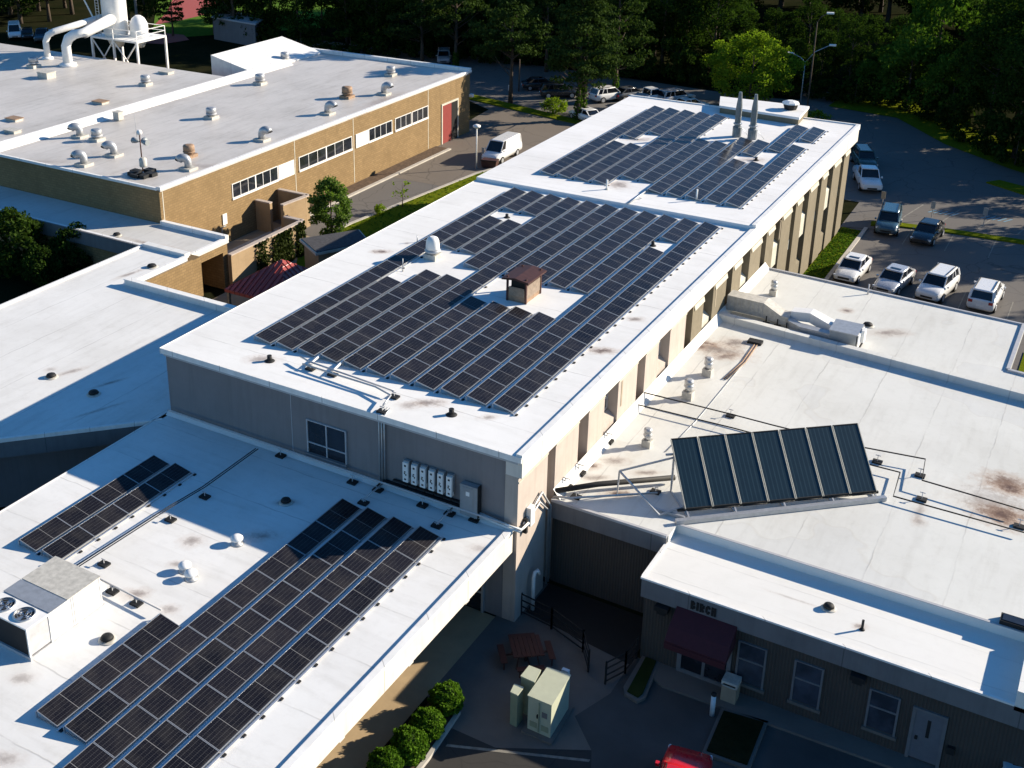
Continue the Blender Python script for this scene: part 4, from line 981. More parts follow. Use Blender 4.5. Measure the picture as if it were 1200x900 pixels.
for (px, py, lab) in ((662, 571, "first"), (678, 555, "second"), (711, 518, "third")):
    bx, by = G(px, py, 4.5); t = thing("pipe_block", "black rubber pipe support block on the right roof, %s along the wall from the front" % lab, "block", (bx, by, 4.5), 0, "blocks along the wall")
    obj("block", MB().box(bx - .3, bx + .3, by - .2, by + .2, 4.504, 4.64), "black", t); obj("stand", MB().beam((bx, by, 4.6), (bx, by, 5.0), .04).beam((bx - .25, by, 5.0), (bx + .25, by, 5.0), .04), "galv", t)
bx, by = G(885, 402, 4.5); t = thing("pipe_block", "black drain block at the foot of the right roof parapet", "block", (bx, by, 4.5)); obj("block", MB().box(bx - .4, bx + .4, by - .25, by + .25, 4.504, 4.66), "black", t)
run(g((884, 405), (870, 425), (848, 445)), 4.5, "short brown pipe in the rust stained corner of the right roof", .035, .06, "vent_rust", gap=.15)
run(g((870, 428), (815, 495), (780, 530)), 4.5, "thin pale line along the stained roof toward the collectors", .02, .03, "galv")
# membrane collared drains
def drain(px, py, z, label, r=.35):
    r *= .8
    x, y = G(px, py, z); t = thing("roof_drain", label, "drain", (x, y, z))
    obj("collar", MB().lathe((x, y, z + .002), [(r * 1.35, 0), (r * 1.2, .03), (r * .95, .05)], 18), "dirty_white", t)
    obj("dome", MB().lathe((x, y, z + .04), [(r, .06), (r * .8, .15), (r * .3, .2)], 14), "black", t)
drain(60, 442, 4.8, "black roof drain in the sunlit part of the left wing"); drain(110, 462, 4.8, "black roof drain in the shaded part of the left wing"); drain(178, 313, 4.8, "black roof drain near the far end of the left wing", .4)
drain(126, 750, 4.8, "black roof drain between the cooling unit and the front rows", .32); drain(335, 589, 4.8, "black roof drain in shade before the end wall", .3); drain(1017, 382, 4.5, "black roof drain behind the right roof ducts", .35); drain(971, 713, 4.1, "black roof drain on the entrance roof", .28); drain(137, 276, 3.9, "black roof drain on the link block roof", .35)
# right roof chimney vents
def chim(px, py, label, s=1.0):
    x, y = G(px, py, 4.5); t = thing("flue_vent", label, "vent", (x, y, 4.5), 0, "metal flue vents on the right roof")
    obj("base", MB().box(x - .32 * s, x + .32 * s, y - .3 * s, y + .3 * s, 4.5, 4.5 + .55 * s), "dirty_white", t)
    obj("flue", MB().lathe((x, y, 4.5 + .55 * s), [(.24 * s, 0), (.24 * s, .5 * s)], 14), "steel", t)
    obj("cowl", MB().lathe((x, y, 4.5 + .85 * s), [(.27 * s, 0), (.31 * s, .03), (.31 * s, .12), (.26 * s, .15), (.26 * s, .22), (.31 * s, .25), (.28 * s, .4), (.1, .43)], 14), "galv", t)
chim(829, 440, "metal flue vent nearest the right roof ducts, front side", .78); chim(806, 467, "metal flue vent in the middle of the right roof by the wall", .82); chim(758, 523, "short metal flue vent left of the thermal collectors", .68); chim(906, 346, "metal flue vent behind the parapet on the right roof", .68)

# duct run and air handler on the right roof
dx0 = (-18.6, 65.75)
t = thing("air_duct", "grey sheet metal duct run behind the parapet of the right roof", "duct", (-16, 65.5, 4.5))
def rect(x, y, z, w, h): return [(x, y - w / 2, z), (x, y + w / 2, z), (x, y + w / 2, z + h), (x, y - w / 2, z + h)]
obj("duct_section", MB().loft([rect(-18.85, 66.0, 4.75, 1.0, .95), rect(-16.6, 65.9, 4.75, 1.0, .95), rect(-15.5, 65.75, 4.65, 1.0, .55), rect(-15.0, 65.7, 4.65, 1.0, .55)], False), "dirty_white", t)
obj("duct_section", MB().loft([rect(-15.0, 65.3, 4.62, .6, .5), rect(-14.2, 64.75, 4.62, .55, .5), rect(-12.4, 64.6, 4.62, .55, .5)], False), "galv", t)
obj("duct_section", MB().loft([rect(-15.0, 66.0, 4.9, .7, .55), rect(-13.9, 66.1, 4.95, .8, .6), rect(-12.4, 65.6, 4.65, .9, .6)], False), "white_metal", t)
for (lx, ly) in ((-16.3, 65.2), (-15.6, 65.1), (-15.0, 64.9)):
    obj("leg", MB().beam((lx, ly, 4.5), (lx, ly, 5.0), .06), "black", t); obj("pad", MB().box(lx - .2, lx + .2, ly - .15, ly + .15, 4.503, 4.58), "black", t)
sm = MB()
for k in range(9): sm.box(-18.7 + k * .26, -18.685 + k * .26, 65.375, 65.39, 4.76, 5.66)
obj("seam", sm, "trim_grey", t)
t = thing("air_handler", "grey rooftop air handler box at the end of the duct", "air unit", (-11.8, 64.9, 4.5))
obj("cabinet", MB().box(-12.4, -10.9, 64.25, 65.9, 4.55, 5.4), "grey_box", t); obj("top", MB().box(-12.45, -10.85, 64.2, 65.95, 5.4, 5.46), "galv", t)
obj("side_panel", MB().box(-10.84, -10.78, 64.3, 65.8, 4.6, 5.4), "white_metal", t); obj("hatch", MB().box(-10.78, -10.6, 64.9, 65.4, 4.75, 5.5), "white_metal", t); obj("curb", MB().box(-12.5, -10.7, 64.1, 66.0, 4.5, 4.55), "black", t)

# thermal collectors: seven on one slanting rack
A, B_ = Vector((-13.42, 43.3)), Vector((-6.52, 49.15))
e = (B_ - A).normalized(); nrm = Vector((-e.y, e.x))
L = (B_ - A).length; zl, zt, run_ = 4.85, 7.0, 2.32
def cpt(s, k, lift=0.0):  # s along, k 0..1 up the slope
    q = A + e * s + nrm * (run_ * k); tilt = Vector((-(zt - zl), run_)).normalized()
    return Vector((q.x + nrm.x * tilt.x * lift, q.y + nrm.y * tilt.x * lift, zl + (zt - zl) * k + tilt.y * lift))
stripe_mat("absorber", (0.008, 0.023, 0.034), (0.024, 0.048, 0.062), 0, .2, .14, .28, 0, 0)
cw = L / 7
nm = ["leftmost", "second", "third", "middle", "fifth", "sixth", "rightmost"]
for i in range(7):
    s0, s1 = i * cw + .04, (i + 1) * cw - .03
    o = A + e * (i * cw)
    t = thing("thermal_collector", "tall dark blue solar water collector, %s of the tilted seven" % (nm[i] if i in (0, 3, 6) else nm[i] + " from left"), "solar collector", (o.x, o.y, zl), math.atan2(e.y, e.x), "solar water collectors on the tilted rack")
    inv = Matrix.Translation(t.location) @ Matrix.Rotation(t.rotation_euler.z, 4, 'Z'); inv = inv.inverted()
    loc = lambda p: tuple(inv @ Vector(p))
    mb = MB().quad(loc(cpt(s0, 0, .0)), loc(cpt(s1, 0, .0)), loc(cpt(s1, 1, .0)), loc(cpt(s0, 1, .0)))
    obj("absorber", mb, "absorber", t, world=False)
    for (p, q) in (((s0, 0), (s1, 0)), ((s1, 0), (s1, 1)), ((s1, 1), (s0, 1)), ((s0, 1), (s0, 0))):
        obj("end_frame" if p[1] == q[1] else "sunlit_gap_frame", MB().beam(loc(cpt(*p, -.02)), loc(cpt(*q, -.02)), .05 if p[1] == q[1] else .032, .1), "black" if p[1] == q[1] else "cap_white", t, world=False)  # side members pale: sunlit roof in the gaps put into their colour
    obj("backsheet", MB().quad(loc(cpt(s0, 0, -.07)), loc(cpt(s0, 1, -.07)), loc(cpt(s1, 1, -.07)), loc(cpt(s1, 0, -.07))), "galv", t, world=False)
t = thing("collector_rack", "galvanised rack and pale foot beam carrying the seven tilted collectors", "rack", (A.x, A.y, 4.5))
w3 = lambda s, d, z: (A.x + e.x * s + nrm.x * d, A.y + e.y * s + nrm.y * d, z)
obj("foot_beam", MB().beam(w3(-.6, -.55, 4.62), w3(L + .3, -.25, 4.62), .22, .2), "galv", t)
obj("rail", MB().beam(cpt(-.3, .0, -.12), cpt(L + .1, 0, -.12), .1), "black", t); obj("rail", MB().beam(cpt(-.3, .8, -.14), cpt(L, .8, -.14), .08), "galv", t)
for s in (.1, 2.3, 4.6, 6.9, L - .1):
    st_ = MB().beam(cpt(s, .8, -.14), w3(s, run_ * .8 + .1, 4.5), .08).beam(w3(s, run_ * .8 + .1, 4.53), w3(s, -.3, 4.53), .07).beam(cpt(s, 0, -.1), w3(s, -.3, 4.6), .07)
    obj("leg", st_, "galv", t)
ex = MB().beam(w3(-1.2, .6, 4.62), w3(-.1, -.3, 4.62), .12).beam(w3(-2.4, 2.0, 5.8), w3(-1.1, .1, 4.6), .07).beam(w3(-2.4, 2.0, 5.8), cpt(.1, .75, -.1), .07).beam(w3(-2.4, 2.0, 5.8), w3(-2.4, 2.1, 4.5), .06).beam(w3(-1.1, .1, 4.6), cpt(.1, .05, -.1), .07)
obj("side_brace", ex, "galv", t)
for s in range(7): obj("header_pipe", MB().tube([cpt(s * cw + .1, -.02, -.05), cpt((s + 1) * cw - .05, -.02, -.05)], .035, 6), "black", t)

# end wall: inverters, cabinet, conduits
for i in range(6):
    cx = -24.45 + i * .45; zb = 5.60
    t = thing("inverter", "white wall mounted inverter, %s in the row of six" % ("leftmost" if i == 0 else "rightmost" if i == 5 else ORD[i] + " from left"), "inverter", (cx, 38.1, zb), 0, "row of six inverters on the end wall")
    obj("case", MB().box(cx - .135, cx + .135, 37.78, 38.02, zb, zb + .98), "white_metal", t)
    obj("shroud", MB().box(cx - .15, cx + .15, 37.88, 38.04, zb + .2, zb + 1.05), "grey_box", t)
    mk = MB().box(cx - .05, cx + .05, 37.773, 37.779, zb + .78, zb + .87).box(cx - .06, cx + .0, 37.773, 37.779, zb + .4, zb + .48).box(cx + .01, cx + .07, 37.773, 37.779, zb + .34, zb + .42).box(cx - .05, cx + .03, 37.773, 37.779, zb + .5, zb + .55).box(cx - .05, cx + .05, 37.773, 37.779, zb + .1, zb + .18)
    obj("display", mk, "black", t)
    obj("cable", MB().tube([(cx, 37.95, zb), (cx, 37.98, zb - .35)], .03, 6), "black", t)
t = thing("disconnect_cabinet", "grey electrical cabinet right of the six inverters", "cabinet", (-21.3, 38.05, 5.0))
obj("case", MB().box(-21.6, -20.75, 37.72, 38.03, 4.98, 6.5), "grey_box", t); obj("door_plate", MB().box(-21.52, -20.95, 37.70, 37.717, 5.1, 6.4), "grey_box", t); obj("label_plate", MB().box(-21.3, -21.12, 37.69, 37.699, 6.0, 6.2), "white_metal", t); obj("hood_side", MB().box(-20.745, -20.72, 37.75, 38.03, 4.98, 6.55), "black", t)
t = thing("cable_tray", "dark cable trays below the inverters and up the end wall", "conduit", (-24, 38.1, 5.2))
obj("tray", MB().box(-25.7, -21.62, 37.9, 38.03, 5.15, 5.22).box(-25.2, -21.62, 37.9, 38.03, 5.36, 5.41), "black", t)
for k in range(3): obj("riser", MB().tube([(-25.95 + k * .14, 38.0, 5.0), (-25.95 + k * .14, 38.0, 8.5), (-25.95 + k * .14, 38.5, 8.62)], .04, 6), "galv", t)
obj("drop", MB().tube([(-25.9, 37.98, 5.0), (-26.0, 37.75, 4.85)], .04, 6).tube([(-25.7, 37.98, 5.18), (-25.8, 37.98, 5.05)], .05, 6), "black", t)
obj("corner_pipe", MB().tube([(-20.7, 37.9, 5.05), (-19.3, 37.85, 4.98), (-18.8, 37.95, 4.9), (-18.7, 38.6, 5.0)], .06, 7).tube([(-20.7, 37.9, 5.2), (-19.2, 37.85, 5.1), (-18.75, 38.0, 5.0)], .05, 7), "pvc_white", t)

# flank conduits and downpipes near the inner court corner
t = thing("wall_pipes", "bundle of pale pipes dropping down the shaded inner corner of the long building", "pipe", (-18.9, 41, 3))
obj("pipe", MB().tube([(-18.9, 38.5, 4.9), (-18.88, 40.2, 5.6), (-18.86, 41.1, 4.4), (-18.86, 41.15, 0.3)], .06, 7), "galv", t)
obj("pipe", MB().tube([(-18.9, 38.7, 4.7), (-18.88, 40.0, 5.2), (-18.86, 40.9, 4.3), (-18.86, 40.95, 0.3)], .05, 7), "galv", t)
obj("junction_box", MB().box(-18.98, -18.75, 38.9, 39.3, 4.6, 5.5), "white_metal", t); obj("junction_box", MB().box(-18.98, -18.8, 38.6, 38.75, 4.4, 5.1), "black", t)
t = thing("vent_pipe", "white hooked plastic vent pipe in the dark court corner", "pipe", (-18.7, 39.4, 0))
obj("pipe", MB().tube([(-18.7, 39.3, 0), (-18.7, 39.3, 1.7), (-18.7, 39.4, 1.95), (-18.65, 39.55, 1.98), (-18.6, 39.65, 1.75)], .09, 9), "pvc_white", t)
# cooling unit on the front low roof
U0, U1, V0, V1, z0, z1 = -33.05, -30.3, 21.75, 24.75, 4.8, 6.45
p = G(0, 722, 6.35); q = G(34, 738, 6.35)
U0, U1 = -32.75, -30.33; V0, V1 = 21.72, 25.25
t = thing("cooling_unit", "white packaged rooftop cooling unit with two condenser fans", "air unit", (-31.5, 23.4, 4.8))
obj("base", MB().box(U0 - .05, U1 + .05, V0 - .05, V1 + .05, 4.8, 4.95), "trim_grey", t)
obj("cabinet", MB().box(U0, U1, V0 + 1.02, V1, 4.95, 6.2), "white_metal", t)
obj("coil", MB().box(U0 + .02, U1 - .02, V0 + .02, V0 + 1.0, 4.95, 6.12), "black", t)
co = MB()
for (cx, cy) in ((U0, V0), (U1, V0), (U1, V0 + 1.0)): co.beam((cx, cy, 4.95), (cx, cy, 6.15), .07)
obj("corner_post", co, "white_metal", t)
obj("coil_side", MB().box(U1 - .015, U1 + .005, V0 + .06, V0 + .96, 5.0, 6.1), "trim_grey", t)
obj("fan_deck", MB().box(U0 - .03, U1 + .03, V0 - .03, V0 + 1.0, 6.13, 6.2), "white_metal", t)
obj("top_panel", MB().box(U0 - .03, U1 + .03, V0 + 1.03, V0 + 1.85, 6.2, 6.23), "galv", t); obj("top_panel", MB().box(U0 - .03, U1 + .03, V0 + 1.9, V1 + .03, 6.2, 6.24), "vent_rust" if False else "dirty_white", t)
for k in (.28, .72):
    fx, fy = U0 + (U1 - U0) * k, V0 + .5
    fn = obj("fan", MB().lathe((fx, fy, 6.2), [(.40, 0), (.42, .05), (.38, .06)], 22, cap=False).lathe((fx, fy, 6.16), [(.38, 0), (.38, .045)], 22), "steel", t)
    bl = MB()
    for a in range(4):
        an = a * math.pi / 2 + .4
        bl.quad((fx, fy, 6.215), (fx + .36 * math.cos(an), fy + .36 * math.sin(an), 6.212), (fx + .36 * math.cos(an + .7), fy + .36 * math.sin(an + .7), 6.235))
    obj("blade", bl, "black", fn); 
    gr = MB()
    for rr_ in (.14, .26, .38):
        gr.tube([(fx + rr_ * math.cos(a * math.pi / 10), fy + rr_ * math.sin(a * math.pi / 10), 6.27) for a in range(21)], .008, 4)
    obj("guard", gr, "steel", fn)
obj("side_seam", MB().box(U1, U1 + .012, V0 + 2.05, V0 + 2.09, 4.98, 6.18).box(U1, U1 + .012, V0 + 2.15, V0 + 2.19, 4.98, 6.18).box(U1, U1 + .012, V1 - .08, V1 - .05, 4.98, 6.18), "trim_grey", t)
obj("intake_hood", MB().loft([[(U1 - 1.9, V1, 6.1), (U1 - .3, V1, 6.1), (U1 - .3, V1, 5.2), (U1 - 1.9, V1, 5.2)], [(U1 - 1.9, V1 + .55, 5.35), (U1 - .3, V1 + .55, 5.35), (U1 - .3, V1 + .5, 5.2), (U1 - 1.9, V1 + .5, 5.2)]], False), "white_metal", t)
# three small domed vents
for (px, py, lab) in ((278, 637, "white domed vent alone at the shadow edge on the front low roof"), (217, 669, "left of the two close white domed vents on the front low roof"), (224, 678, "right of the two close white domed vents on the front low roof")):
    x, y = G(px, py, 4.8); t = thing("domed_vent", lab, "vent", (x, y, 4.8), 0, "white domed vents")
    obj("pipe", MB().lathe((x, y, 4.8), [(.3, 0), (.19, .05), (.15, .07), (.15, .22)], 14), "galv", t)
    obj("cap", MB().lathe((x, y, 5.0), [(.17, 0), (.27, .03), (.27, .1), (.19, .18), (.05, .22)], 16), "white_metal", t)
# black curb at the right frame edge
x, y = G(1188, 733, 4.6)
t = thing("skylight_curb", "black framed skylight at the right edge of the roof", "skylight", (x, y, 4.5)); obj("curb", MB().box(x - .5, x + 3, y - .1, y + .45, 4.5, 4.72), "black", t); obj("glazing", MB().box(x - .42, x + 2.9, y - .03, y + .38, 4.72, 4.75), "glass", t)
# ------------------------------------------------------------------ court furniture
def prism_thing(name, label, cat, tops, zt, mat, lid=None, zb=0.0, extra=None):
    poly = [G(px, py, zt) for px, py in tops]
    a = sum(poly[i][0] * poly[(i + 1) % 4][1] - poly[(i + 1) % 4][0] * poly[i][1] for i in range(4))
    if a < 0: poly.reverse()
    cx = sum(p[0] for p in poly) / 4; cy = sum(p[1] for p in poly) / 4
    t = thing(name, label, cat, (cx, cy, zb))
    sc = lambda k: [(cx + (x - cx) * k, cy + (y - cy) * k) for x, y in poly]
    obj("body", MB().prism(sc(.95), zb, zt - .05), mat, t)
    obj("lid", MB().prism(sc(1.0), zt - .05, zt), lid or mat, t)
    return t, poly, (cx, cy)
t, poly, c = prism_thing("transformer_box", "large pale green transformer cabinet on the concrete patio", "transformer", [(641.3, 781.3), (669.3, 790.7), (646.7, 826.7), (618, 814.7)], 1.75, "green_steel")
obj("plinth", MB().prism([(c[0] + (x - c[0]) * 1.25, c[1] + (y - c[1]) * 1.2) for x, y in poly], .005, .1), "concrete", t)
poly_s = sorted(poly, key=lambda p: p[1])
a, b = poly_s[0], poly_s[1]
dmb = MB()
for k in (.5,):
    m = (a[0] + (b[0] - a[0]) * k, a[1] + (b[1] - a[1]) * k)
    dmb.box(m[0] - .02, m[0] + .02, m[1] - .03, m[1] + .0, .2, 1.6)
obj("door_joint", dmb, "green_steel_dark", t)
dv = Vector((b[0] - a[0], b[1] - a[1])).normalized(); nv = Vector((dv.y, -dv.x)); nv = nv if nv.y < 0 else -nv
def onf(k, z0, z1, w, th, mat, nm):
    m = Vector(a).lerp(Vector(b), k); m = c0 + (m - c0) * .95 + nv * th * .5
    obj(nm, MB().obox((m.x, m.y), (dv.x, dv.y), (-dv.y, dv.x), w, th, z0, z1), mat, t)
c0 = Vector((sum(p[0] for p in poly) / 4, sum(p[1] for p in poly) / 4))
onf(.56, .85, 1.0, .06, .08, "black", "handle"); onf(.28, .95, 1.2, .22, .02, "trim_shaded", "notice_plate"); onf(.75, .3, .55, .3, .02, "green_steel_dark", "louvre"); onf(.25, .3, .55, .3, .02, "green_steel_dark", "louvre")
t, poly, c = prism_thing("switch_cabinet", "square green cabinet left behind the large transformer", "cabinet", [(620, 779.5), (634, 785), (626.7, 799.5), (610, 792)], 1.8, "green_steel_dark", "green_steel")
t, poly, c = prism_thing("switch_cabinet", "smallest green cabinet at the front left of the large transformer", "cabinet", [(602.7, 801), (614, 805), (606.7, 814.7), (598, 810.7)], 1.6, "green_steel_dark", "green_steel")
x, y = G(663, 787, 1.3); t = thing("meter_post", "small blue grey meter box behind the transformer", "meter", (x, y, 0)); obj("post", MB().beam((x, y, 0), (x, y, 1.2), .06), "galv", t); obj("box", MB().box(x - .15, x + .15, y - .08, y + .08, 1.0, 1.4), "bollard_blue", t)
# picnic table
x, y = G(617, 757, .75)
t = thing("picnic_table", "dark red square picnic table with four attached benches on the patio", "table", (x, y, 0), R(38))
tp = MB()
for k in range(7): tp.box(-.65 + k * .19, -.65 + k * .19 + .17, -.65, .65, .72, .76)
obj("table_top", tp, "wood_red", t, world=False)
lg = MB().beam((0, 0, 0), (0, 0, .72), .12).beam((-1.0, 0, .38), (1.0, 0, .38), .06).beam((0, -1.0, .38), (0, 1.0, .38), .06)
for sx in (-.5, .5):
    for sy in (-.5, .5): lg.beam((sx, sy, 0), (sx * .7, sy * .7, .72), .06)
obj("base", lg, "brown_metal", t, world=False)
for k in range(4):
    a = k * math.pi / 2; c, s = math.cos(a), math.sin(a)
    bm_ = MB().obox((c * 1.02, s * 1.02), (-s, c), (c, s), 1.15, .27, .42, .46)
    bm_.beam((c * 1.02 - s * .45, s * 1.02 + c * .45, 0), (c * 1.02 - s * .45, s * 1.02 + c * .45, .42), .05).beam((c * 1.02 + s * .45, s * 1.02 - c * .45, 0), (c * 1.02 + s * .45, s * 1.02 - c * .45, .42), .05)
    obj("bench", bm_, "wood_red", t, world=False)
# railings round the sunken stair
def railing(pts, label, h=1.1):
    t = thing("railing", label, "railing", (pts[0][0], pts[0][1], 0))
    for a, b in zip(pts[:-1], pts[1:]):
        d = Vector((b[0] - a[0], b[1] - a[1])); n = max(1, int(d.length / 1.4))
        mb = MB()
        for z in (.15, .45, .78, h): mb.beam((a[0], a[1], z), (b[0], b[1], z), .045)
        obj("rails", mb, "black", t)
        for i in range(n + 1):
            p = (a[0] + d.x * i / n, a[1] + d.y * i / n)
            obj("post", MB().beam((p[0], p[1], 0), (p[0], p[1], h + .06), .07), "black", t)
railing([(-19.0, 38.75), (-17.4, 38.55), (-15.6, 37.9), (-14.9, 36.9)], "black metal railing along the patio edge below the dark ribbed wall")
railing([(-14.0, 36.6), (-13.55, 37.6), (-13.5, 38.7)], "short black railing beside the kerbed planter")
struct("stairwell_shade", MB().quad((-18.9, 39.0, .012), (-13.6, 38.2, .012), (-13.6, 41.4, .012), (-18.9, 41.4, .012)), "black")  # flat black sheet at ground level, the sunken stair's darkness put into colour
x, y = G(834, 838, 0); t = thing("bollard", "pale blue bollard with a dark cap before the entrance", "bollard", (x, y, 0))
obj("post", MB().lathe((x, y, 0), [(.1, 0), (.1, 1.0)], 12), "bollard_blue", t); obj("cap", MB().lathe((x, y, 1.0), [(.11, 0), (.11, .08), (.05, .12)], 12), "black", t)
x, y = G(1101, 898, 0.0); t = thing("bollard", "cream bollard in front of the grey steel door", "bollard", (x, y, 0))
obj("post", MB().lathe((x, y, 0), [(.11, 0), (.11, 1.0), (.06, 1.06)], 12), "cap_white", t)
x, y = -9.35, 38.35; t = thing("litter_bin", "square tan litter bin right of the entrance doors", "bin", (x, y, .12))
obj("body", MB().box(x - .3, x + .3, y - .28, y + .28, .12, .85), "recess", t); obj("hood", MB().box(x - .32, x + .32, y - .3, y + .3, 1.0, 1.1).box(x - .32, x + .32, y - .3, y - .25, .85, .9).box(x - .32, x - .26, y - .3, y + .3, .85, 1.0).box(x + .26, x + .32, y - .3, y + .3, .85, 1.0), "dirty_white", t); obj("opening", MB().box(x - .25, x + .25, y - .27, y + .27, .85, 1.0), "black", t)

# ------------------------------------------------------------------ yard between the buildings
def q4(pts, z): return [G(px, py, z) for px, py in pts]
q = q4([(351, 280), (370, 297), (434, 284), (421, 269)], 2.9)
t = thing("shingle_kiosk", "small flat hut with dark shingle roof and pale eave trim beside the long building", "hut", (q[0][0], q[0][1], 0))
ctr = (sum(p[0] for p in q) / 4, sum(p[1] for p in q) / 4)
sh = lambda k: [(ctr[0] + (x - ctr[0]) * k, ctr[1] + (y - ctr[1]) * k) for x, y in q]
def ccw(p):
    a = sum(p[i][0] * p[(i + 1) % len(p)][1] - p[(i + 1) % len(p)][0] * p[i][1] for i in range(len(p)))
    return p if a > 0 else list(reversed(p))
obj("wall", MB().prism(ccw(sh(.88)), 0, 2.7), "brick_small", t); obj("eave_trim", MB().prism(ccw(sh(1.0)), 2.7, 2.9), "cap_white", t); obj("roof", MB().prism(ccw(sh(.95)), 2.9, 2.96), "shingle", t)
# red metal hipped pavilion
ax, ay = G(331, 304, 4.3)
t = thing("red_pavilion", "pavilion with a ribbed red metal hipped roof beside the long building", "pavilion", (ax, ay, 0))
hw = 2.75; px_, py_ = ax, ay - .3
c4 = [(px_ - hw, py_ - hw), (px_ + hw * .9, py_ - hw), (px_ + hw * .9, py_ + hw), (px_ - hw, py_ + hw)]
ap = (ax, ay, 4.3); ap2 = (ax - 1.2, ay - 1.2, 4.3)
ze = 2.6
for i, nm_ in enumerate(("front", "right", "back", "left")):
    a, b = c4[i], c4[(i + 1) % 4]
    mb = MB().quad((a[0], a[1], ze), (b[0], b[1], ze), ap)
    o = obj("roof_slope", mb, "metal_red", t)
    rb = MB(); n = 13
    for k in range(1, n):
        s = k / n; e0 = Vector((a[0] + (b[0] - a[0]) * s, a[1] + (b[1] - a[1]) * s, ze + .03))
        # ribs run straight up the slope until they meet a hip
        mid = Vector(((a[0] + b[0]) / 2, (a[1] + b[1]) / 2, ze)); up = Vector(ap) - mid; f = 1 - abs(2 * s - 1)
        rb.beam(e0, e0 + up * f * .98, .05, .06)
    obj("rib", rb, "door_red", o)
obj("eave", MB().box(c4[0][0], c4[1][0], c4[0][1], c4[2][1], ze - .22, ze - .01), "metal_red", t)
for (a, b) in ((.2, .2), (-.2, .2), (-.2, -.2), (.2, -.2)):
    i = ((.2, .2), (-.2, .2), (-.2, -.2), (.2, -.2)).index((a, b)); obj("post", MB().beam((c4[i][0] + a, c4[i][1] + b, 0), (c4[i][0] + a, c4[i][1] + b, ze - .2), .2), "recess", t)
# brick enclosures against the tan wall
def wallpath(pts, h, label, th=.3, cap=True):
    t = thing("brick_enclosure", label, "wall", (pts[0][0], pts[0][1], 0))
    for a, b in zip(pts[:-1], pts[1:]):
        w = obj("wall", MB().wallseg(a, b, th, 0, h), "brick_small", t); obj("coping", MB().wallseg(a, b, th + .08, h, h + .1), "panel_cream", t)
    return t
f1 = G(332, 277, 0); f2 = G(358, 266.5, 0)
wallpath([(-61.0, f2[1] + .5), (f2[0], f2[1] + .5), f2, f1], 2.7, "tall brick screen wall left of the small leafy tree")
wallpath([(-61.0, f1[1] + .2), (f1[0] - 1.3, f1[1] + .2)], 2.6, "short brick fin wall behind the tall brick screen")
g1 = G(318, 286, 0); g0 = G(262, 300, 0)
wallpath([(-54.4, 60.7), (-54.4, g1[1] - .2), (-56.2, g1[1] - .2)], 2.7, "brick yard wall hung with ivy beside the link block")
wallpath([(-60.9, 63.6), (-58.4, 63.6)], 2.3, "low brick fin wall against the tan building by the gas meters")
for (px, py, lab) in ((263, 256, "white meter plate low on the tan wall"), (310, 243, "white notice plate on the tan wall between the brick screens")):
    y, z = onU(-61.1, px, py); t = thing("wall_plate", lab, "plate", (-61.1, y, z)); obj("plate", MB().box(-61.1, -61.03, y - .25, y + .25, z - .5, z + .4), "white_metal", t); obj("pipe", MB().tube([(-61.0, y - .5, 0.2), (-61.0, y - .5, z - .6), (-61.0, y, z - .6)], .06, 6), "grey_box", t)

# ------------------------------------------------------------------ lamps and signs
def lamp(x, y, h, arms, label, mat="galv", r=.09):
    t = thing("street_lamp", label, "street lamp", (x, y, 0))
    obj("pole", MB().tube([(x, y, 0), (x, y, h * .5), (x, y, h)], [r, r * .85, r * .6], 8), mat, t)
    obj("footing", MB().lathe((x, y, 0), [(.3, 0), (.3, .25), (.15, .3)], 10), "concrete", t)
    for (dx, dy, dz) in arms:
        obj("arm", MB().tube([(x, y, h - .1), (x + dx * .4, y + dy * .4, h + dz * .6), (x + dx, y + dy, h + dz)], .05, 6), mat, t)
        d = Vector((dx, dy)).normalized() if (dx or dy) else Vector((1, 0))
        obj("lamp_head", MB().obox((x + dx + d.x * .3, y + dy + d.y * .3), (d.x, d.y), (-d.y, d.x), .75, .32, h + dz - .05, h + dz + .13), "white_metal", t)
    return t
x, y = G(558, 197.5)
t = thing("street_lamp", "short white lamp post on the lawn in front of the white van", "street lamp", (x, y, 0))
obj("pole", MB().tube([(x, y, 0), (x, y, 4.1)], .07, 8), "white_metal", t); obj("lamp_head", MB().lathe((x, y, 4.05), [(.1, 0), (.38, .15), (.38, .3), (.12, .42)], 12), "white_metal", t)
x, y = G(937, 128); 
z = lambda X, Y, py: max(1, 34 - (lambda lo: lo)(0))
lamp(x, y, 5.6, [(2.4, .6, 2.0), (-1.5, .2, .7)], "two armed curved street lamp behind the low block")
x, y = G(944, 143); lamp(x, y, 11.2, [(.9, .3, .9)], "tall thin street lamp with a single arm behind the low block", "bark", .1)
x, y = G(608, 107); t = thing("sign_post", "thin dark post in the rear lot near the ivy covered trunks", "post", (x, y, 0)); obj("pole", MB().tube([(x, y, 0), (x, y, 4)], .08, 6), "bark", t)
def sign(px, py, label, mat="paint_blue", h=1.7, w=.36):
    x, y = G(px, py); t = thing("road_sign", label, "sign", (x, y, 0)); obj("post", MB().beam((x, y, 0), (x, y, h), .06), "galv", t)
    obj("plate", MB().box(x - w / 2, x + w / 2, y - .05, y - .02, h - .65, h), mat, t)
sign(1091, 258, "small parking sign on the grass island behind the dark car", "grey_box"); sign(1152, 266, "blue parking sign on the grass island, right of the dark car", "grey_box"); sign(1033, 246, "small sign behind the blue estate car", "recess")
sign(597, 121, "pale sign on the ivy covered trunk island", "white_metal", 2.2); sign(566, 191, "short sign post beside the white van", "grey_box", 1.6, .3)
x, y = G(163, 50); t = thing("utility_pole", "thin pale pole behind the white exhaust tower", "pole", (x, y, 0)); obj("pole", MB().tube([(x, y, 0), (x, y, 26)], [.2, .14], 8), "galv", t)
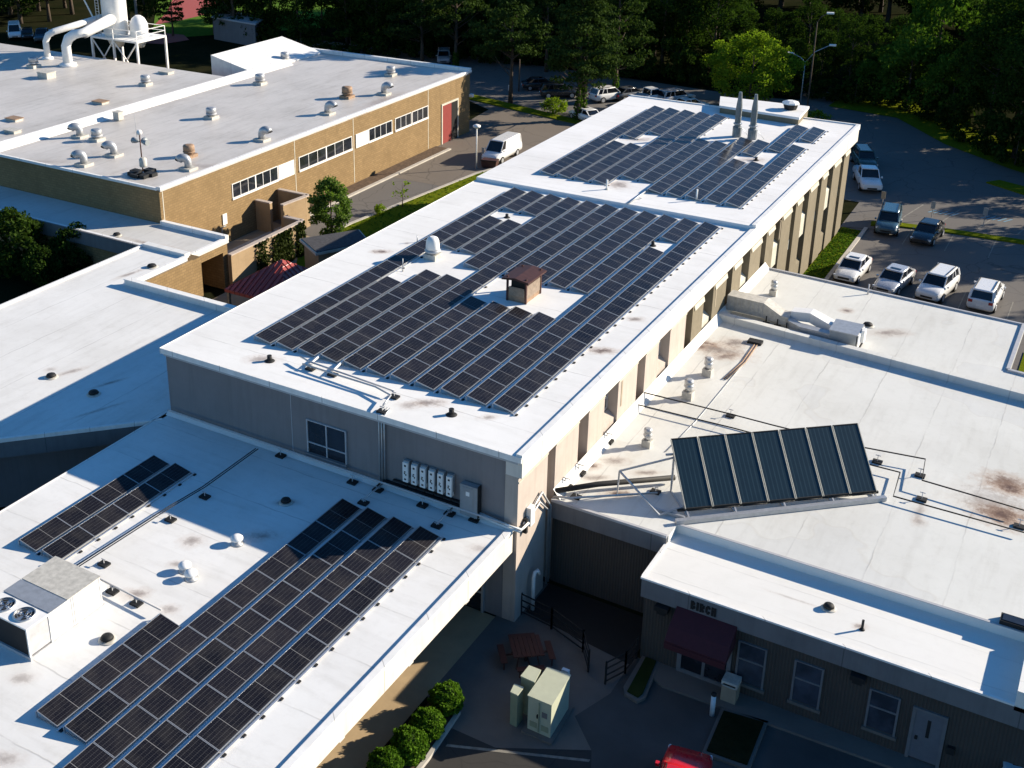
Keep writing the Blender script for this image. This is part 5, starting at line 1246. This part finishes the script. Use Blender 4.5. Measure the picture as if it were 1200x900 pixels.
# dumpster beside the van, distant shed
x, y = G(574, 196); t = thing("skip_bin", "dark steel skip beside the white van", "skip", (x, y, 0), .2); obj("body", MB().loft([[(-.7, -.45, .1), (.7, -.45, .1), (.7, .45, .1), (-.7, .45, .1)], [(-.8, -.5, .8), (.8, -.5, .8), (.8, .5, .8), (-.8, .5, .8)]], False), "brown_metal", t, world=False); obj("rim", MB().box(-.84, .84, -.54, -.5, .75, .85), "black", t, world=False)
q = q4([(251, 46), (300, 55), (312, 46), (262, 38)], .0)
t = thing("far_shed", "pale low shed with a flat roof at the edge of the sports field", "shed", (q[0][0], q[0][1], 0)); obj("wall", MB().prism(ccw(q), 0, 3.2), "fascia_grey", t)
cc = (sum(p[0] for p in q) / 4, sum(p[1] for p in q) / 4); obj("roof", MB().prism(ccw([(cc[0] + (a - cc[0]) * 1.05, cc[1] + (b - cc[1]) * 1.05) for a, b in q]), 3.2, 3.4), "trim_grey", t)

# ------------------------------------------------------------------ vehicles
PAINT = {"white": (0.72, 0.72, 0.71), "silver": (0.50, 0.51, 0.53), "blue": (0.045, 0.10, 0.14), "dark": (0.012, 0.014, 0.018), "red": (0.55, 0.012, 0.02), "grey": (0.12, 0.125, 0.13), "green": (0.02, 0.055, 0.05), "white_shaded": (0.35, 0.48, 0.55)}
for k, c in PAINT.items(): paint_mat("paint_" + k, c, .28, .35 if k in ("silver", "blue", "grey") else 0)
glass_mat("car_glass", (0.006, 0.007, 0.009), .04)
plain("tyre", (0.014, 0.014, 0.014), .9); plain("lamp_clear", (0.62, 0.64, 0.66), .12, spec=.8, var=.03); plain("lamp_red", (0.35, 0.015, 0.015), .2, spec=.7, var=.05)
SPEC = {  # length, half width, stations (x, zlow, zbelt, halfw factor), glasshouse: base front, base rear, top front, top rear, belt z front, belt z rear, roof z
 "sedan": (4.6, .9, [(-2.3, .42, .82, .80), (-2.2, .30, .95, .90), (-1.5, .22, 1.0, .98), (0, .2, .96, 1), (.85, .2, .95, 1), (1.5, .22, .88, .97), (2.1, .28, .74, .88), (2.3, .40, .62, .70)], (1.15, -1.75, .35, -1.05, .93, .98, 1.44)),
 "suv": (4.7, .93, [(-2.35, .45, 1.0, .86), (-2.28, .32, 1.08, .95), (-1.5, .26, 1.1, 1), (0, .25, 1.08, 1), (.9, .25, 1.08, 1), (1.6, .27, 1.02, .97), (2.2, .32, .92, .90), (2.35, .45, .75, .74)], (1.2, -2.25, .45, -1.95, 1.05, 1.07, 1.68)),
 "pickup": (5.5, .98, [(-2.75, .5, 1.0, .95), (-2.7, .45, 1.12, 1), (-.6, .35, 1.14, 1), (0, .3, 1.14, 1), (1.2, .3, 1.14, 1), (1.8, .32, 1.08, .98), (2.6, .38, 1.0, .94), (2.75, .5, .85, .82)], (1.3, -.55, .6, -.45, 1.12, 1.12, 1.82)),
 "van": (5.4, 1.0, [(-2.7, .45, 1.25, .97), (-2.66, .4, 1.3, 1), (-1.5, .35, 1.3, 1), (0, .33, 1.3, 1), (1.2, .33, 1.3, 1), (1.75, .33, 1.15, .98), (2.5, .38, .98, .92), (2.7, .5, .8, .8)], (1.75, -2.68, 1.0, -2.6, 1.22, 1.28, 2.1)),
}
def car(kind, paint, label, loc, rz, parts=True):
    L, W, stn, gh = SPEC[kind]
    name = {"sedan": "parked_car", "suv": "parked_car", "pickup": "pickup_truck", "van": "parked_van"}[kind]
    t = thing(name, label, {"sedan": "car", "suv": "car", "pickup": "pickup truck", "van": "van"}[kind], loc, rz)
    pm = "paint_" + paint
    rings = []
    for (x, zl, zb, k) in stn:
        w = W * k; h = zb - zl
        half = [(w * .80, zl), (w * .95, zl + h * .08), (w, zl + h * .35), (w * .99, zl + h * .62), (w * .95, zl + h * .88), (w * .86, zb), (w * .45, zb + .025)]
        rings.append([(x, y, z) for y, z in half] + [(x, -y, z) for y, z in reversed(half)])
    obj("body", MB().loft(rings), pm, t, world=False, fix=True)
    xf, xr, tf, tr_, zf, zr_, zt = gh
    wb, wt = W * .90, W * .74
    zf -= .04; zr_ -= .04
    gb = [(xf, wb * .92, zf), (xr, wb * .92, zr_), (xr, -wb * .92, zr_), (xf, -wb * .92, zf)]
    gt = [(tf, wt, zt - .03), (tr_, wt, zt - .03), (tr_, -wt, zt - .03), (tf, -wt, zt - .03)]
    obj("windows", MB().loft([gb, gt], False), "car_glass", t, world=False, fix=True)
    m = [(tf + .1, wt * .8), (tf + .02, wt * 1.0), ((tf + tr_) / 2, wt * 1.04), (tr_ - .02, wt * 1.0), (tr_ - .1, wt * .8)]
    ring0 = m + [(x, -y) for x, y in reversed(m)]
    rf = MB().loft([[(x, y, zt - .05) for x, y in ring0], [(x, y, zt) for x, y in ring0], [((x - (tf + tr_) / 2) * .88 + (tf + tr_) / 2, y * .85, zt + .035) for x, y in ring0]])
    pil = .07
    for s in (1, -1):
        rf.beam((xf + .02, s * wb * .93, zf), (tf, s * wt * 1.0, zt - .03), pil); rf.beam((xr, s * wb * .93, zr_), (tr_, s * wt * 1.0, zt - .03), pil * (2.2 if kind == "suv" else 1.4))
        xm_ = (tf + tr_) / 2 - .05
        if kind in ("sedan", "suv"): rf.beam((xm_ + .1, s * wb * .93, (zf + zr_) / 2), (xm_, s * wt * 1.01, zt - .03), pil)
        if kind == "suv": rf.beam((xr + .75, s * wb * .93, zr_), (tr_ + .7, s * wt * 1.01, zt - .03), pil)
        if kind == "van":   # solid cargo sides
            rf.loft([[(.75, s * wb * .94, 1.2), (xr - .02, s * wb * .94, 1.24), (tr_ - .02, s * wt * 1.02, zt - .03), (.45, s * wt * 1.02, zt - .03)], [(.75, s * wb * .90, 1.2), (xr - .02, s * wb * .90, 1.24), (tr_ - .02, s * wt * .98, zt - .03), (.45, s * wt * .98, zt - .03)]], False)
    obj("roof", rf, pm, t, world=False, fix=True)
    if kind == "sedan":
        obj("sunroof", MB().box(tf - .55, tf - .15, -.38, .38, zt + .036, zt + .045), "car_glass", t, world=False)
    if kind == "suv":
        obj("roof_rack", MB().beam((tf - .1, wt * .85, zt + .09), (tr_ + .2, wt * .85, zt + .09), .04).beam((tf - .1, -wt * .85, zt + .09), (tr_ + .2, -wt * .85, zt + .09), .04), "black", t, world=False)
    if kind == "pickup":
        b = MB().box(-2.6, -.7, -.78, .78, 1.145, 1.17)
        obj("bed", b, "grey_box" if False else "trim_grey", t, world=False)
    wr = .33 if kind == "sedan" else .38
    for sx in (L * .31, -L * .30):
        for s in (1, -1):
            w = obj("wheel", MB().tube([(sx, s * (W - .2), wr), (sx, s * (W + .015), wr)], wr, 18), "tyre", t, world=False)
            obj("rim", MB().tube([(sx, s * (W + .0), wr), (sx, s * (W + .025), wr)], wr * .62, 14), "alu", w, world=False)
    lx = L / 2
    zh = stn[-1][2]
    for s in (1, -1):
        obj("headlight", MB().obox((lx - .16, s * W * .68), (.94, -.34 * s), (.34 * s, .94), .14, .36, zh - .05, zh + .09), "lamp_clear", t, world=False)
        obj("tail_light", MB().box(-lx + .0 - .02, -lx + .12, s * W * .72 - .14, s * W * .72 + .14, stn[0][2] - .18, stn[0][2] + .02), "lamp_red", t, world=False)
        obj("wing_mirror", MB().box(xf - .35, xf - .2, s * W * 1.07 - .07, s * W * 1.07 + .07, zf + .02, zf + .15), pm, t, world=False)
    obj("grille", MB().box(lx - .06, lx + .012, -.42, .42, .48, .62), "black", t, world=False)
    obj("number_plate", MB().box(-lx - .02, -lx + .04, -.26, .26, .6, .75), "white_metal", t, world=False)
    return t
def at0(px, py, z=.8): x, y = G(px, py, z); return (x, y, 0)
def P2(front, rear, z=.8):
    a, b = Vector(G(*front, z)), Vector(G(*rear, z)); m = (a + b) / 2; d = a - b
    return ((m.x, m.y, 0), math.atan2(d.y, d.x))
car("sedan", "white", "white car with sunroof parked nearest the grass strip, nose to the right roof", *P2((988, 323), (1011, 300)))
car("sedan", "silver", "silver car with dark sunroof, second from left in the near parked row", *P2((1033, 337), (1063, 313)))
car("suv", "white", "white car with a black nose grille, third from left in the near parked row", *P2((1085, 345), (1112, 321)))
car("suv", "white", "white off roader parked tail first at the right end of the near row", *P2((1164, 330), (1148, 357)))
car("suv", "blue", "dark blue tall car parked by the grass island nearest the building", *P2((1037, 272), (1046, 244)))
car("sedan", "dark", "black car parked on the grass island side, right of the blue car", *P2((1077, 280), (1098, 259)))
car("pickup", "white", "white work truck with a pale hood beside the far corner of the long building", *P2((1023, 219), (1011, 197)))
car("suv", "green", "dark green car half hidden behind the white work truck", *P2((1018, 192), (1008, 179)))
car("van", "white", "white cargo van facing left near the lawn lamp post", *P2((575, 180), (600, 167), 1.1))
car("suv", "white", "white tall car in the rear lot left of the ivy trunk", at0(713, 110), R(60))
car("pickup", "white", "white pickup nosing away behind the far roof edge", at0(762, 113), R(58))
car("suv", "silver", "grey white hatchback between the white pickup and the small white car", at0(792, 113), R(58))
car("sedan", "white", "small white car at the right end of the rear parked row", at0(808, 121), R(58))
car("suv", "dark", "black tall car in the rear lot left of the twin trunks", at0(655, 106), R(35)); car("sedan", "dark", "black car in shade left of the other black car in the rear lot", at0(633, 97), R(35)); car("sedan", "grey", "dark car under the trees behind the white pickup", at0(738, 108), R(60))
car("suv", "silver", "pale car alone in deep shade behind the tan building corner", at0(520, 66), R(-60)); car("sedan", "white", "white car half hidden behind the twin trunks", at0(686, 136, .5), R(150))
car("van", "white", "white van in shade at the far left under the trees", at0(17, 36, 1.0), R(-40)); car("sedan", "dark", "dark car next to the shaded van at the far left", at0(32, 38), R(-40)); car("pickup", "blue", "dark teal truck right of the shaded van at the far left", at0(50, 41), R(-50))
car("suv", "red", "bright red car at the bottom edge before the entrance", at0(797, 928, 1.0), R(100))
car("sedan", "white_shaded", "white car, blue shade put into its paint, cut by the lower right corner", at0(1196, 912, .8), R(100))  # white car, its bluish shade is put into the paint colour
# ------------------------------------------------------------------ vegetation
def leaf(mb, p, s, rnd, up=0.0):
    a = Vector((rnd.gauss(0, 1), rnd.gauss(0, 1), rnd.gauss(0, 1) + up))
    if a.length < 1e-3: a = Vector((0, 0, 1))
    a.normalize(); b = a.cross(Vector((rnd.gauss(0, 1), rnd.gauss(0, 1), rnd.gauss(0, 1)))).normalized(); c = a.cross(b)
    b *= s * .5; c *= s * rnd.uniform(.28, .5)
    n = len(mb.v)
    mb.v += [tuple(p - b), tuple(p + c), tuple(p + b), tuple(p - c)]
    mb.f.append((n, n + 1, n + 2, n + 3)); mb.smooth.append(False)
def crown(rnd, clumps, per, s, rc, flat=.75):
    mb = MB()
    for (c, k) in clumps:
        for _ in range(int(per * k)):
            d = Vector((rnd.gauss(0, 1), rnd.gauss(0, 1), rnd.gauss(0, 1))).normalized() * (rc * k ** .5) * rnd.uniform(.25, 1) ** .6
            d.z *= flat
            leaf(mb, Vector(c) + d, s * rnd.uniform(.6, 1.25), rnd, .5)
    return mb
def trunk(rnd, H, r, limbs, lean=.03, top=.9):
    mb = MB(); pts = []; rr = []
    ox, oy = rnd.uniform(-lean, lean), rnd.uniform(-lean, lean)
    for i in range(7):
        k = i / 6; pts.append((ox * H * k + rnd.uniform(-.05, .05) * (i > 0), oy * H * k + rnd.uniform(-.05, .05) * (i > 0), H * top * k)); rr.append(r * (1 - .85 * k) * (1.35 if i == 0 else 1))
    mb.tube(pts, rr, 9)
    for (c, k) in limbs:
        c = Vector(c); z0 = max(H * .18, c.z - Vector((c.x, c.y)).length * rnd.uniform(.5, .9)); z0 = min(z0, H * top * .95)
        base = Vector((ox * z0, oy * z0, z0)); mid = base.lerp(c, .5) + Vector((0, 0, -.15))
        mb.tube([base, mid, c], [r * .28, r * .18, r * .06], 5, False)
    return mb
def broadleaf(seed, H, Rc, base, n, per, s, rc):
    rnd = random.Random(seed); cl = []
    while len(cl) < n:
        u = Vector((rnd.uniform(-1, 1), rnd.uniform(-1, 1), rnd.uniform(-1, 1)))
        if not .25 < u.length < 1: continue
        if u.length < .6 and rnd.random() < .6: continue
        zc = base + (H - base) * .5; hz = (H - base) * .5
        w = 1.0 if u.z < .2 else 1 - (u.z - .2) * .35
        cl.append(((u.x * Rc * w * rnd.uniform(.8, 1.12), u.y * Rc * w * rnd.uniform(.8, 1.12), zc + u.z * hz), rnd.uniform(.6, 1.3)))
    return trunk(rnd, H, H * .018, cl[: min(10, n)]), crown(rnd, cl, per, s, rc)
def pine(seed, H, Rc, base, tiers, per, s):
    rnd = random.Random(seed); cl = []
    for i in range(tiers):
        k = i / (tiers - 1); z = base + (H - base) * k; rad = Rc * (1 - k) ** .7 * rnd.uniform(.75, 1.15) + .4
        m = max(3, int(6 * (1 - k) + 3))
        for j in range(m):
            a = rnd.uniform(0, 6.283); q = rnd.uniform(.35, 1)
            cl.append(((math.cos(a) * rad * q, math.sin(a) * rad * q, z + rnd.uniform(-.5, .5) - q * .3), rnd.uniform(.6, 1.2)))
    mb = MB()
    for (c, k) in cl:
        rr_ = 1.15 * k ** .5
        for _ in range(int(per * k)):
            d = Vector((rnd.gauss(0, 1), rnd.gauss(0, 1), rnd.gauss(0, .38))).normalized() * rr_ * rnd.uniform(.1, 1) ** .6
            d.z *= .55
            leaf(mb, Vector(c) + d, s * rnd.uniform(.6, 1.3), rnd, .3)
    return trunk(rnd, H, H * .014, cl[::3], .012, .97), mb
def make_tree(kind, label, cat, loc, mat, parts, rz=0, scale=1.0, group=None):
    t = thing(kind, label, cat, loc, rz, group); t.scale = (scale,) * 3
    obj("trunk", parts[0], "bark", t, world=False); obj("crown", parts[1], mat, t, world=False)
    return t
# the wood behind: six tree forms, then copies
WOODG = "trees of the wood behind the car parks"
forms = []
for i in range(5):
    H = (17, 19, 15, 18, 16)[i]
    forms.append((("broadleaf_tree", "leaf_wood"), broadleaf(100 + i, H, (5.2, 5.8, 5.0, 4.8, 5.6)[i], (2.0, 2.5, 1.2, 2.2, 1.5)[i], 85, 95, .42, 1.35)))
for i in range(3):
    forms.append((("pine_tree", "leaf_pine"), pine(200 + i, (19, 21, 18)[i], (4.2, 4.6, 4.0)[i], (3, 5, 2.5)[i], 18, 80, .42)))
protos = [None] * len(forms)
WOOD_LABEL = {0: "dark broadleaf tree in the dense wood behind the car parks", 1: "tall dark pine in the dense wood behind the car parks"}
rnd = random.Random(5)
def wood(x, y, k, s=1.0, label=None):
    z = 0
    rz = rnd.uniform(0, 6.28); sc = s * rnd.uniform(.88, 1.15)
    lab = label or WOOD_LABEL[0 if k < 5 else 1]
    if protos[k] is None:
        (nm, mt), parts = forms[k]
        protos[k] = make_tree(nm, lab, "tree", (x, y, z), mt, parts, rz, sc, WOODG)
    else: dup(protos[k], (x, y, z), rz, lab, WOODG, (sc, sc, sc * rnd.uniform(.92, 1.1)))
line = [(-30, 30), (40, 30), (100, 20), (270, 40), (330, 54), (400, 60), (470, 62), (540, 66), (610, 74), (680, 80), (750, 88), (820, 96), (890, 104), (950, 112), (1000, 116), (1050, 126), (1090, 141), (1125, 158), (1160, 176), (1200, 196), (1245, 214), (1300, 232)]
def interp(px):
    for a, b in zip(line[:-1], line[1:]):
        if a[0] <= px <= b[0]: return a[1] + (b[1] - a[1]) * (px - a[0]) / (b[0] - a[0])
    return line[-1][1]
for row, (step, back) in enumerate(((30, 0), (34, 9), (30, 20), (30, 34))):
    px = -30 + row * 11
    while px < 1300:
        gap = 110 < px < 262
        if not gap and not (262 <= px < 385 and row > 0) and not (1085 < px < 1128 and row == 1) and not (px < 500 and row == 3):
            x, y = G(px, interp(px)); v = Vector((x, y)); u = v.normalized() * (back + (30 if row > 1 and px > 860 else 0) + rnd.uniform(-2, 2) + 3)
            k = rnd.choice((0, 1, 2, 3, 4, 0, 2, 5, 6)) if px < 620 else rnd.choice((0, 1, 2, 3, 4))
            if px < 110: k = rnd.choice((5, 6, 7, 0))
            wood(x + u.x, y + u.y, k, (.45, .5, .62, .8)[row] if 850 < px < (1135 if row == 0 else 1085) and row < 2 else (.72 if row == 0 else .95) if px > 300 else .9)
        px += step * rnd.uniform(.85, 1.2)
# understorey along the wood edge
bush_forms = [broadleaf(300 + i, 4.0, 2.6, .2, 30, 60, .38, .8) for i in range(2)]
bp = None
for i, px in enumerate(range(300, 1260, 27)):
    x, y = G(px + rnd.uniform(-8, 8), interp(px) + rnd.uniform(1, 4)); s = rnd.uniform(.5, 1.1)
    if bp is None or i == 1: 
        bp = make_tree("shrub", "dark shrub along the edge of the wood", "shrub", (x, y, 0), "leaf_wood", bush_forms[min(i, 1)], rnd.uniform(0, 6), s, "shrubs along the wood edge")
    else: dup(bp, (x, y, 0), rnd.uniform(0, 6.28), None, None, (s, s, s * rnd.uniform(.8, 1.3)))
# trees standing right of the frame: they shade the right hand lot
for (x, y, k, s) in [(4, 122, 0, .5), (10, 119, 1, .5), (14, 124, 3, .6), (7, 129, 2, .6), (6, 138, 0, 1), (0, 141, 3, .95), (12, 142, 1, 1), (9, 115.5, 2, .85), (17, 120.5, 0, .95), (22, 118, 4, .95), (28, 116, 4, 1), (36, 114, 1, 1), (24, 126, 3, 1.0), (42, 122, 0, 1), (34, 128, 2, 1.1), (50, 118, 1, 1.1), (14, 134, 3, .7)]:
    wood(x, y, k, s)
# sunlit lighter trees in the wood edge on the right
sun_tree = broadleaf(401, 9.5, 4.4, .8, 60, 75, .4, 1.1)
L1 = make_tree("broadleaf_tree", "sunlit yellow green tree at the wood edge above the shaded lot", "tree", (*G(1062, 131), 0), "leaf_mid", sun_tree, .4, 1.0)
dup(L1, (*G(1030, 122), 0), 2.1, "smaller sunlit tree at the wood edge left of the larger yellow green one", None, (.75, .75, .7)); dup(L1, (*G(1110, 148), 0), 4.0, "half shaded light green tree at the wood edge, right of the yellow green one", None, (.7, .7, .85)); dup(L1, (*G(1092, 118), 0), 1.0, "tall light green tree rising behind the sunlit wood edge", None, (1.1, 1.1, 1.7))
# bright round tree behind the far roof
make_tree("broadleaf_tree", "bright yellow green rounded tree behind the far end of the long building", "tree", (*G(876, 127), 0), "leaf_bright", broadleaf(402, 8.6, 5.4, .8, 120, 120, .27, .95))
# pines on the islands of the rear lot
pt = [pine(210 + i, (17, 18, 16)[i], (4.6, 5.0, 4.2)[i], (5.5, 5.0, 6.5)[i], 16, 120, .32) for i in range(3)]
for (px, py, i, s, rz, lab) in [(721, 113, 1, 1.0, .3, "large sunlit pine with an ivy foot beside the white tall car"), (677, 141, 0, .92, 1.5, "pine with an ivy covered trunk, left of the twin trunk pair"), (683, 140, 2, .98, 2.5, "slimmer pine with an ivy covered trunk, right of the twin trunk pair"), (598, 121, 2, 1.05, 3.0, "pine on the kerbed island with a pale sign on its trunk"), (534, 80, 0, 1.0, 4.1, "pine with a mossy foot behind the tan building corner"), (495, 76, 1, .95, 5.0, "pine with a bare pale trunk behind the tan back parapet"), (640, 84, 1, .9, 0.9, "pine in the shaded back of the rear lot")]:
    make_tree("pine_tree", lab, "tree", (*G(px, py), 0), "leaf_pine", pt[i], rz, s)
def ivy(px, py, h, label):
    rn = random.Random(int(px)); x, y = G(px, py); mb = MB()
    for _ in range(420):
        a = rn.uniform(0, 6.28); zz = rn.uniform(0, h); r_ = rn.uniform(.2, .55) * (1 - .45 * zz / h)
        leaf(mb, Vector((x + math.cos(a) * r_, y + math.sin(a) * r_, zz)), rn.uniform(.2, .4), rn)
    t = obj("climbing_ivy", mb, "leaf_mid"); tag(t, label, "ivy", None)
ivy(677, 141, 4.6, "ivy wrapped around the left trunk of the twin pair"); ivy(683, 140, 4.6, "ivy wrapped around the right trunk of the twin pair"); ivy(721, 113, 2.6, "ivy around the foot of the large sunlit pine"); ivy(534, 80, 2.2, "ivy around the foot of the pine behind the tan corner")
# a few far left trees before the sports field
for (px, py, k, s, lab) in [(203, 42, 6, .5, "slender tree in front of the red running track"), (172, 41, 1, .8, "rounded tree right beside the white exhaust tower"), (152, 38, 6, .9, "dark pine just behind the white exhaust tower"), (252, 40, 0, .75, "broad dark tree at the right edge of the sports field"), (275, 46, 5, 1.0, "tall dark pine right of the pale shed")]:
    rz = rnd.uniform(0, 6); dup(protos[k], (*G(px, py), 0), rz, lab, None, (s, s, s * 1.1))
    bpy.context.scene.collection.objects[-1]
# smaller planting
sm = broadleaf(501, 5.0, 1.55, .4, 84, 95, .2, .48)
make_tree("young_tree", "leafy young tree between the brick screen and the lawn", "tree", (-54.3, 73.2, 0), "leaf_young", sm, 0, 1.05)
rn = random.Random(9); cl = [((rn.uniform(-1, 1), rn.uniform(-1, 1), rn.uniform(1, 2.8)), .5) for _ in range(12)]
make_tree("sapling", "sparse sapling on the lawn beside the drive", "tree", (*G(472, 243), 0), "leaf_bright", (trunk(rn, 2.6, .05, cl), crown(rn, cl, 14, .22, .35)))
con = broadleaf(502, 5.2, 2.5, .3, 70, 75, .3, .7)
make_tree("evergreen_tree", "dark evergreen at the left frame edge in front of the link block", "tree", (*G(22, 322), 0), "leaf_wood", con, .3, 1.0)
make_tree("evergreen_tree", "smaller rounded evergreen right of the one at the left frame edge", "tree", (*G(92, 325), 0), "leaf_wood", con, 2.0, .8); make_tree("evergreen_tree", "lower part of dark evergreen between the two evergreens on the left", "tree", (*G(52, 338), 0), "leaf_wood", con, 4.0, .62)
def ball(seed, r):
    rn = random.Random(seed); mb = MB()
    ph = [rn.uniform(0, 6.28) for _ in range(4)]; ey = rn.uniform(.9, 1.08)
    for _ in range(4200):
        d = Vector((rn.gauss(0, 1), rn.gauss(0, 1), rn.gauss(0, 1))).normalized()
        k = 1 + .05 * math.sin(d.x * 3.1 + ph[0]) * math.sin(d.y * 2.7 + ph[1]) + .05 * math.sin(d.z * 6 + d.x * 5 + ph[2]) + .06 * math.sin(d.y * 11 + d.z * 7 + ph[3])
        if math.sin(d.x * 5 + ph[1]) * math.sin(d.y * 6 + ph[2]) * math.sin(d.z * 5 + ph[0]) > .7 and rn.random() < .7: continue
        d = Vector((d.x, d.y * ey, d.z * (.92 if d.z > 0 else 1.0)))
        leaf(mb, Vector((0, 0, r * .95)) + d * r * k * rn.uniform(.82, 1.03), rn.uniform(.07, .13), rn)
    core = MB().lathe((0, 0, 0), [(r * .3, .05), (r * .72, r * .4), (r * .82, r * .9), (r * .7, r * 1.4), (r * .3, r * 1.75)], 14)
    return core, mb
for i, (px, py, r, lab) in enumerate([(523, 818, .66, "clipped round bush nearest the patio, first of four"), (501, 847, .64, "second clipped round bush from the patio"), (479, 873, .70, "third clipped round bush from the patio, largest of the four"), (452, 895, .66, "clipped round bush at the bottom frame edge")]):
    x, y = G(px, py, .72); c_, l_ = ball(i + 1, r)
    t = thing("round_bush", lab, "bush", (x, y, .05)); obj("core", c_, "leaf_pine", t, world=False); obj("foliage", l_, "leaf_box", t, world=False)
sb = broadleaf(600, 1.7, 1.5, .1, 26, 70, .2, .5)
S1 = make_tree("shrub", "bright green low shrub on the rear lot island", "shrub", (*G(649, 133), 0), "leaf_bright", sb, 0, 1.0)
dup(S1, (*G(957, 143), 0), 1, "low green hedge shrub behind the far right roof corner", None, (.9, .9, .7)); dup(S1, (*G(446, 251), 0), 2, "grassy tuft on the lawn edge below the sapling", None, (.4, .4, .5))
# ivy hanging on the brick yard wall
rn = random.Random(3); mb = MB()
for _ in range(3800):
    y = 63.4 + rn.random() ** .8 * (g1[1] - 63.7); z = rn.uniform(.05, 2.75) * (1 if rn.random() < .7 else .5)
    if math.sin(y * 2.1) * .5 + .5 < rn.random() * .3: continue
    leaf(mb, Vector((-54.25 + rn.uniform(0, .3), y, z)), rn.uniform(.15, .32), rn)
tag(obj("climbing_ivy", mb, "leaf_ivy"), "dark ivy spread over the brick yard wall", "ivy")
# grass blades on the near lawns (uncountable)
rn = random.Random(12); mb = MB()
for _ in range(9000):
    if rn.random() < .45: x, y = rn.uniform(-18.9, -17.4), rn.uniform(74.5, 97.4)
    else:
        y = rn.uniform(72, 101); x = rn.uniform(-55, -40)
        if x < -55.0 + max(0, (y - 77)) * .11 + .3: continue
    leaf(mb, Vector((x, y, .1)), rn.uniform(.1, .22), rn, .2)
stuff("grass", mb, "leaf_mid")

# ------------------------------------------------------------------ light
EL, AZ = R(21.7), R(45)      # sun from +x +y (right, behind the long building)
w = bpy.data.worlds.new("World"); S.world = w; w.use_nodes = True
nt = w.node_tree; bg = nt.nodes["Background"]
sky = nt.nodes.new("ShaderNodeTexSky"); sky.sky_type = 'NISHITA'; sky.sun_disc = False
sky.sun_elevation = EL; sky.sun_rotation = AZ; sky.altitude = 200; sky.air_density = 1.0; sky.dust_density = 0.0; sky.ozone_density = 4.0
hs = nt.nodes.new('ShaderNodeHueSaturation'); hs.inputs['Saturation'].default_value = 1.2; hs.inputs['Value'].default_value = 0.8
nt.links.new(sky.outputs[0], hs.inputs['Color']); nt.links.new(hs.outputs[0], bg.inputs[0]); bg.inputs[1].default_value = 0.1
sd = bpy.data.lights.new("sun", 'SUN'); sd.energy = 5.0; sd.angle = R(0.5); sd.color = (1.0, 0.885, 0.72)
so = bpy.data.objects.new("sun", sd); COL.objects.link(so)
so.rotation_euler = (math.pi / 2 - EL, 0, math.pi - AZ)
dirv = Vector((math.cos(EL) * math.sin(AZ), math.cos(EL) * math.cos(AZ), math.sin(EL)))
so.rotation_euler = dirv.to_track_quat('Z', 'Y').to_euler()
so.location = (60, 60, 60)
vs = S.view_settings; vs.view_transform = 'Standard'; vs.look = 'None'; vs.gamma = 1.0; vs.use_curve_mapping = False; vs.exposure = 0.98
S.display_settings.display_device = 'sRGB'
S.cycles.use_denoising = True
S.cycles.max_bounces = 6; S.cycles.diffuse_bounces = 2; S.cycles.glossy_bounces = 3; S.cycles.transmission_bounces = 3; S.cycles.transparent_max_bounces = 4
